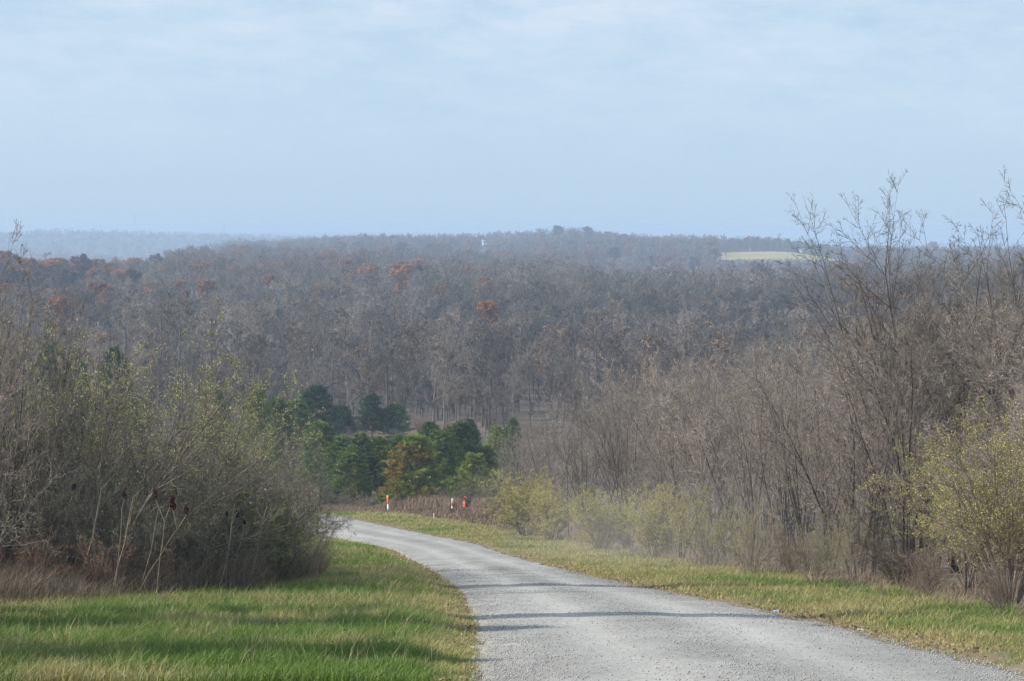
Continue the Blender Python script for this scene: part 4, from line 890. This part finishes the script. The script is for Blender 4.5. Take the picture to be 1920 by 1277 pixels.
tag(lf.build('fallen_leaves', M['leaf']), 'scattered brown fallen leaves in the grass along the road', kind='stuff')
# tan tufts where the thickets begin, and litter-brown grass
mb = MB()
def weeds(x_, Y_, h_, cols, wd=.012, lean=.22, kk=1):
    n_ = len(x_); c = np.array(cols)[rng.integers(0, len(cols), n_)]*(1+rng.uniform(-.25, .25, (n_, 1)))
    blades(mb, rng, g3(x_, Y_)+[0, 0, -.02], h_, np.full(n_, wd)*(.6+Y_/110), c, lean)
TAN = [(.27, .205, .145), (.21, .155, .11), (.32, .26, .18)]
n_ = 30000; x_, Y_ = sample_strip(n_, 26, 118, 1.3, lambda Y: np.interp(Y, TL[:, 0], TL[:, 1])-.2, lambda Y: np.interp(Y, TL[:, 0], TL[:, 1])+3.2)
m_ = x_ < .23*Y_+1; x_, Y_ = x_[m_], Y_[m_]; weeds(x_, Y_, rng.uniform(.08, .5, len(x_))*(.1+1.5*fbm(x_, Y_, 1.2, 81)**2), TAN, .009, .5)
n_ = 45000; x_, Y_ = sample_strip(n_, 38, 62, 1., lambda Y: np.interp(Y, TF[:, 0], TF[:, 1])-3.2, lambda Y: np.interp(Y, TF[:, 0], TF[:, 1])+.5)
weeds(x_, Y_, rng.uniform(.15, .95, n_)*(.3+1.2*fbm(x_, Y_, 1.2, 83)), [(.20, .155, .115), (.15, .12, .09), (.25, .20, .14)], .010, .45)
tag(mb.build('dry_grass', M['weed']), 'tan dry grass at the feet of the two thickets', kind='stuff')
mb = MB()
n_ = 90000; px = rng.uniform(560, 960, n_); Y_ = rng.uniform(118, 176, n_); x_ = (px-960)/F*Y_
front = np.interp(px, [560, 640, 700, 760, 815, 870, 940, 960], [152, 152, 147, 141, 134, 128, 121, 118])+(fbm(px, px*0, 20, 91)-.5)*6
hh = (.25+.85*sstep(0, 9, Y_-front))*rng.uniform(.55, 1.1, n_)*(.75+.5*fbm(x_, Y_, 2.5, 93))
m_ = (Y_ > front) & (x_ > xr(Y_)+.8)
for ppx, pY in ((727, 148.5), (847, 146)):     # trampled spots in front of the posts
    hh = np.where((np.abs(px-ppx) < 5+9*rng.random(n_)) & (Y_ < pY+.3), np.minimum(hh, rng.uniform(.15, .38, n_)), hh)
m_ &= ~((np.abs(px-813) < 4) & (Y_ < 133.5)); hh = np.where((np.abs(px-873) < 12) & (Y_ < 160), np.minimum(hh, .42), hh)
weeds(x_[m_], Y_[m_], hh[m_], [(.23, .165, .125), (.28, .20, .15), (.18, .13, .105), (.33, .25, .18)], .022, .16)
tag(mb.build('weed_field', M['weed']), 'knee-high reddish-brown dead weeds beyond the road bend', kind='stuff')

# ------------------------------------------------------------------ marker posts, flag, litter
def cyl(mb, r0, r1, z0, z1, n_=16, c=(0, 0), cap=True):
    a_ = np.arange(n_)*2*np.pi/n_; V = np.concatenate([np.stack([c[0]+r0*np.cos(a_), c[1]+r0*np.sin(a_), a_*0+z0], 1), np.stack([c[0]+r1*np.cos(a_), c[1]+r1*np.sin(a_), a_*0+z1], 1), [[c[0], c[1], z1]]])
    k = np.arange(n_); k1 = (k+1) % n_; mb.add(V, Q=np.stack([k, k1, k1+n_, k+n_], 1), T=np.stack([k+n_, k1+n_, k*0+2*n_], 1) if cap else None)
def post(px, Y_, top, body, band, cap, label, tilt=0.):
    x_, y_, z_ = at(px, Y_); h_ = (EYE-top)/F*Y_-z_
    r = thing('marker_post', label, 'marker post', (x_, y_, z_), 0, 'white marker posts with orange bands'); r.rotation_euler = (0, tilt, 0)
    m = MB(); cyl(m, .055, .055, -.3, h_*body); m.build('pipe', M['white'], r, True)
    m = MB(); cyl(m, .06, .06, h_*body, h_*band); m.build('band', M['orange'], r, True)
    m = MB(); cyl(m, .062, .062, h_*band, h_*.97); cyl(m, .062, .03, h_*.97, h_); m.build('cap', M[cap], r, True)
post(727, 148.5, 930, .50, .86, 'yellow', 'white marker post with a wide orange band and a yellow cap', -.03)
post(847, 146, 936, .50, .72, 'white', 'white marker post with a short orange band and a white cap', .04)
x_, y_, z_ = at(813, 132); r = thing('survey_stake', 'short stake with a pink-orange flag in the verge between the marker posts', 'stake', (x_, y_, z_))
m = MB(); cyl(m, .018, .018, -.1, .36, 6); m.build('stake', M['white'], r)
m = MB(); u = np.linspace(0, 1, 7); m.add(np.concatenate([np.stack([.02+u*.13, np.sin(u*6)*.02, .36-u*.05], 1), np.stack([.02+u*.10, np.sin(u*6)*.02+.004, .18-u*.04], 1)]), Q=[[i, i+1, i+8, i+7] for i in range(6)]); m.build('flag', M['orange'], r)
def litter(px, py, mt, label, s_):
    Ys = np.arange(20, 100, .05); x = (px-960)/F*Ys; yy = EYE-F*H(x, Ys)/Ys; Y_ = float(Ys[np.argmin(np.abs(yy-py))]); x_, y_, z_ = at(px, Y_)
    rg = np.random.default_rng(px); n_ = 9; gx, gy = np.meshgrid(np.linspace(-1, 1, n_), np.linspace(-1, 1, n_)); zz_ = rg.uniform(0, .6, gx.shape)
    V = np.stack([gx*s_*(1+rg.uniform(-.15, .15, gx.shape)), gy*s_*.7, zz_*s_*.8+.03], -1)+[x_, y_, z_]; i_ = (np.arange(n_-1)[:, None]*n_+np.arange(n_-1)).ravel()
    m = MB().add(V, Q=np.stack([i_, i_+1, i_+n_+1, i_+n_], 1)); o = m.build('litter_scrap', mt); md = o.modifiers.new('s', 'SOLIDIFY'); md.thickness = .004; tag(o, label, 'litter')
litter(1460, 1154, M['litter'], 'crumpled pale blue scrap of litter on the right road edge', .05)
litter(1618, 1190, M['litter_white'], 'crumpled white scrap of litter in the right verge', .035)

# ------------------------------------------------------------------ the worker in the weeds
def skin(name, verts, edges, radii, mt, parent, sub=1, root=0):
    me = bpy.data.meshes.new(name); me.from_pydata(verts, edges, []); o = link(name, me, parent)
    sk = o.modifiers.new('skin', 'SKIN'); sk.use_smooth_shade = True
    for i, v in enumerate(me.skin_vertices[0].data): v.radius = radii[i] if isinstance(radii[i], tuple) else (radii[i],)*2; v.use_root = i == root
    sb = o.modifiers.new('sub', 'SUBSURF'); sb.levels = sub; sb.render_levels = sub; me.materials.append(mt); return o
def ell(mb, c, r, n1=14, n2=10, z0=-1., z1=1.):
    a_ = np.linspace(0, 2*np.pi, n1, endpoint=False); t_ = np.linspace(np.arcsin(z0), np.arcsin(z1), n2); A, T_ = np.meshgrid(a_, t_)
    V = np.stack([c[0]+r[0]*np.cos(T_)*np.cos(A), c[1]+r[1]*np.cos(T_)*np.sin(A), c[2]+r[2]*np.sin(T_)], -1).reshape(-1, 3)
    Q = [[i*n1+j, i*n1+(j+1) % n1, (i+1)*n1+(j+1) % n1, (i+1)*n1+j] for i in range(n2-1) for j in range(n1)]; mb.add(V, Q=Q)
x_, y_, z_ = at(872, 158)
P = thing('person', 'person in orange vest and cap standing in the weeds, one arm stretched out', 'person', (x_, y_, z_)); P.rotation_euler = (0, 0, rad(-78))
# local frame: person faces +Y
V = [(0, 0, .95), (0, .0, 1.12), (0, .01, 1.30), (0, .0, 1.45), (0, .01, 1.54), (0, .03, 1.64), (0, .02, 1.73),
     (-.10, 0, .88), (-.12, .03, .50), (-.12, -.02, .09), (-.12, .14, .04), (.10, 0, .88), (.13, -.05, .50), (.13, -.12, .09), (.13, .04, .04),
     (-.19, .0, 1.42), (-.23, .27, 1.38), (-.16, .55, 1.43), (.19, .0, 1.42), (.25, .06, 1.16), (.20, .26, 1.05)]
Ed = [(0, 1), (1, 2), (2, 3), (3, 4), (4, 5), (5, 6), (0, 7), (7, 8), (8, 9), (9, 10), (0, 11), (11, 12), (12, 13), (13, 14), (3, 15), (15, 16), (16, 17), (3, 18), (18, 19), (19, 20)]
Rr = [(.15, .11), (.14, .10), (.16, .12), (.12, .09), .052, (.075, .092), (.06, .075), .085, .062, .042, (.045, .03), .085, .062, .042, (.045, .03), .06, .047, .034, .06, .047, .034]
skin('body', V, Ed, Rr, M['cloth'], P, 2)
m = MB(); ell(m, (0, .035, 1.645), (.078, .095, .115)); ell(m, (0, .135, 1.64), (.014, .02, .02), 8, 6); ell(m, (-.08, .03, 1.64), (.012, .02, .03), 8, 6); ell(m, (.08, .03, 1.64), (.012, .02, .03), 8, 6); m.build('head', M['skin'], P, True)
m = MB(); ell(m, (-.03, .122, 1.665), (.012, .01, .008), 8, 6); ell(m, (.03, .122, 1.665), (.012, .01, .008), 8, 6); m.build('eyes', M['hair'], P, True)
m = MB(); ell(m, (0, .128, 1.598), (.024, .008, .006), 8, 6); m.build('mouth', M['cap'], P, True)
m = MB(); ell(m, (0, .015, 1.655), (.086, .10, .11), 14, 8, -.6, .5); m.build('hair', M['hair'], P, True)
m = MB(); ell(m, (0, .03, 1.69), (.092, .108, .09), 16, 8, 0, 1.); a_ = np.linspace(-.9, .9, 9)
Vb = np.concatenate([np.stack([.09*np.sin(a_), .03+.1*np.cos(a_), a_*0+1.695], 1), np.stack([.085*np.sin(a_), .10+.13*np.cos(a_), a_*0+1.68], 1)]); m.add(Vb, Q=[[i, i+1, i+10, i+9] for i in range(8)]); m.build('cap', M['cap'], P, True)
m = MB(); zz_ = np.linspace(.86, 1.47, 9); wx_ = np.array([.19, .19, .185, .185, .195, .21, .215, .20, .12]); wy_ = np.array([.15, .15, .145, .14, .145, .15, .15, .135, .10]); a_ = np.linspace(0, 2*np.pi, 20, endpoint=False)
Vv = np.stack([np.stack([wx_[i]*np.cos(a_), wy_[i]*np.sin(a_), a_*0+zz_[i]], 1) for i in range(9)]).reshape(-1, 3); m.add(Vv, Q=[[i*20+j, i*20+(j+1) % 20, (i+1)*20+(j+1) % 20, (i+1)*20+j] for i in range(8) for j in range(20)]); m.build('vest', M['vest'], P, True)
def hand(side, c, d):
    c = np.array(c); d = np.array(d)/np.linalg.norm(d); s_ = nrm(np.cross(d, [0, 0, 1])); u_ = np.cross(s_, d); V = [tuple(c), tuple(c+d*.09)]; E_ = [(0, 1)]; R_ = [(.03, .018), (.038, .016)]
    for i, ln in enumerate((.065, .078, .072, .056)):
        b_ = c+d*.09+s_*(i-1.5)*.019; k = len(V); V += [tuple(b_), tuple(b_+d*ln*.55-u_*.006), tuple(b_+d*ln*.85-u_*.03)]; E_ += [(1, k), (k, k+1), (k+1, k+2)]; R_ += [.009, .0085, .007]
    k = len(V); b_ = c+d*.03-s_*.035; V += [tuple(b_), tuple(b_-s_*.03+d*.04-u_*.02)]; E_ += [(0, k), (k, k+1)]; R_ += [.011, .009]
    skin('hand', V, E_, R_, M['glove'], P, 1)
hand(-1, V[17], (.1, 1, .1)); hand(1, V[20], (-.2, 1, -.1))

# ------------------------------------------------------------------ farmhouse, masts, pole, shed
def boxv(mb, c, s_):
    c = np.array(c); s_ = np.array(s_)/2; v = np.array([[x, y, z] for x in (-1, 1) for y in (-1, 1) for z in (-1, 1)])*s_+c
    mb.add(v, Q=[[0, 1, 3, 2], [4, 6, 7, 5], [0, 4, 5, 1], [2, 3, 7, 6], [0, 2, 6, 4], [1, 5, 7, 3]])
def gable(mb, c, s_, rise, ov=.3):     # ridge along x
    x0, x1, y0, y1, z = c[0]-s_[0]/2-ov, c[0]+s_[0]/2+ov, c[1]-s_[1]/2-ov, c[1]+s_[1]/2+ov, c[2]; ym = c[1]
    v = [[x0, y0, z], [x1, y0, z], [x1, y1, z], [x0, y1, z], [x0, ym, z+rise], [x1, ym, z+rise]]; mb.add(v, Q=[[0, 1, 5, 4], [2, 3, 4, 5], [0, 3, 2, 1]], T=[[0, 4, 3], [1, 2, 5]])
Yh = 2050.; x_ = (908-960)/F*Yh; z_ = float(H(x_, Yh)); zt = (EYE-449)/F*Yh
hs = thing('farmhouse', 'small white farmhouse with a pale roof among trees on the far ridge', 'house', (x_, Yh, zt-3.), sc=.8)
m = MB(); boxv(m, (0, 0, 0), (5.2, 4.5, 3.)); boxv(m, (1.6, -.2, -1.6), (6.6, 5, 2.6)); boxv(m, (1.2, 0, -2.4), (7.4, 4.4, 2.)); m.build('wall', M['house_white'], hs)
m = MB(); gable(m, (0, 0, 1.5), (5.2, 4.5), 1.7); m.build('roof', M['roof'], hs)
m = MB(); boxv(m, (-1.6, 0, 3.2), (.6, .6, 1.9)); m.build('chimney', M['house_white'], hs)
for q in (-1.5, 0, 1.5):
    m = MB(); boxv(m, (q, -2.27, .2), (.8, .06, 1.2)); m.build('window', M['glass'], hs)
m = MB(); boxv(m, (.2, -2.72, -1.7), (1., .06, 2.)); m.build('door', M['glass'], hs)
def mast(px, Y_, top, wd, label, base=None, col='steel'):
    x_ = (px-960)/F*Y_; z_ = float(H(x_, Y_)); h_ = (EYE-top)/F*Y_-z_; r = thing('radio_mast', label, 'mast', (x_, Y_, z_), 0, 'thin masts on the horizon')
    n_ = 3; a_ = np.arange(n_)*2.094; S = np.stack([np.cos(a_)*wd, np.sin(a_)*wd, a_*0-2], 1); E_ = np.stack([np.cos(a_)*wd*.5, np.sin(a_)*wd*.5, a_*0+h_], 1)
    m = MB(); tubes(m, (np.stack([S, E_], 1), np.full((n_, 2), wd*.22), None), 5)
    k = 26; t_ = np.linspace(0, 1, k); pa = []
    for i in range(k-1): a, b = i % 3, (i+1) % 3; pa.append([S[a]*(1-t_[i])+E_[a]*t_[i], S[b]*(1-t_[i+1])+E_[b]*t_[i+1]])
    tubes(m, (np.array(pa), np.full((k-1, 2), wd*.12), None), 4); m.build('lattice', M[col], r)
    m = MB(); cyl(m, wd*.25, wd*.1, h_, h_+wd*4, 6); m.build('antenna', M[col], r)
mast(421, 2700, 422, .9, 'thin dark radio mast above the left end of the middle ridge')
mast(253, 5200, 402, 1.1, 'faint pale radio mast far off above the blue hills')
x_, y_, z_ = at(1407, 2125); r = thing('communication_tower', 'pale slender tower standing in front of the trees behind the pasture', 'tower', (x_, y_, z_)); h_ = (EYE-434)/F*2125-z_
m = MB(); cyl(m, .6, .3, -1, h_, 12); m.build('shaft', M['steel'], r, True); m = MB(); cyl(m, .95, .95, h_*.86, h_*.92, 12); cyl(m, .2, .1, h_, h_+3, 6); m.build('antenna', M['steel'], r, True)
x_, y_, z_ = at(1502, 2060); r = thing('field_shed', 'tiny white shed on the far edge of the green pasture', 'shed', (x_, y_, z_))
m = MB(); boxv(m, (0, 0, 1.1), (3.2, 2.4, 2.6)); m.build('wall', M['house_white'], r); m = MB(); gable(m, (0, 0, 2.4), (3.2, 2.4), 1.1); m.build('roof', M['roof'], r)

# ------------------------------------------------------------------ the air
m = MB(); boxv(m, (0, 6550, -66), (13400, 13300, 160)); hz = m.build('haze', M['white']); hz.data.materials.clear()
mt = bpy.data.materials.new('haze_air'); mt.use_nodes = True; t = mt.node_tree; t.nodes.clear(); o = t.nodes.new('ShaderNodeOutputMaterial'); v = t.nodes.new('ShaderNodeVolumePrincipled')
v.inputs['Color'].default_value = (.55, .73, .96, 1); v.inputs['Density'].default_value = .0003; v.inputs['Anisotropy'].default_value = 0.
t.links.new(v.outputs[0], o.inputs['Volume']); hz.data.materials.append(mt); tag(hz, 'pale blue autumn haze over the hills', kind='stuff')
hz.visible_shadow = True

dm = bpy.data.materials.new('road_dust'); dm.use_nodes = True; t = dm.node_tree; t.nodes.clear(); o = t.nodes.new('ShaderNodeOutputMaterial'); v = t.nodes.new('ShaderNodeVolumePrincipled')
v.inputs['Color'].default_value = (.97, .95, .92, 1); v.inputs['Anisotropy'].default_value = 0.; t.links.new(v.outputs[0], o.inputs['Volume'])
tcd = t.nodes.new('ShaderNodeTexCoord'); ln_ = t.nodes.new('ShaderNodeVectorMath'); ln_.operation = 'LENGTH'; t.links.new(tcd.outputs['Object'], ln_.inputs[0])
md_ = t.nodes.new('ShaderNodeMapRange'); md_.interpolation_type = 'SMOOTHSTEP'; t.links.new(ln_.outputs['Value'], md_.inputs[0])
md_.inputs[1].default_value = .1; md_.inputs[2].default_value = 1.; md_.inputs[3].default_value = .009; md_.inputs[4].default_value = 0.; t.links.new(md_.outputs[0], v.inputs['Density'])
x_, y_, z_ = at(1190, 72); m = MB(); ell(m, (0, 0, 0), (1, 1, 1), 24, 14)
o = m.build('dust_cloud', dm, smooth=True); o.location = (x_+.4, y_, z_+.6); o.scale = (5.5, 26, 2.6); o.rotation_euler = (-.115, 0, .09); tag(o, 'thin pale dust hanging over the right verge of the road', kind='stuff')
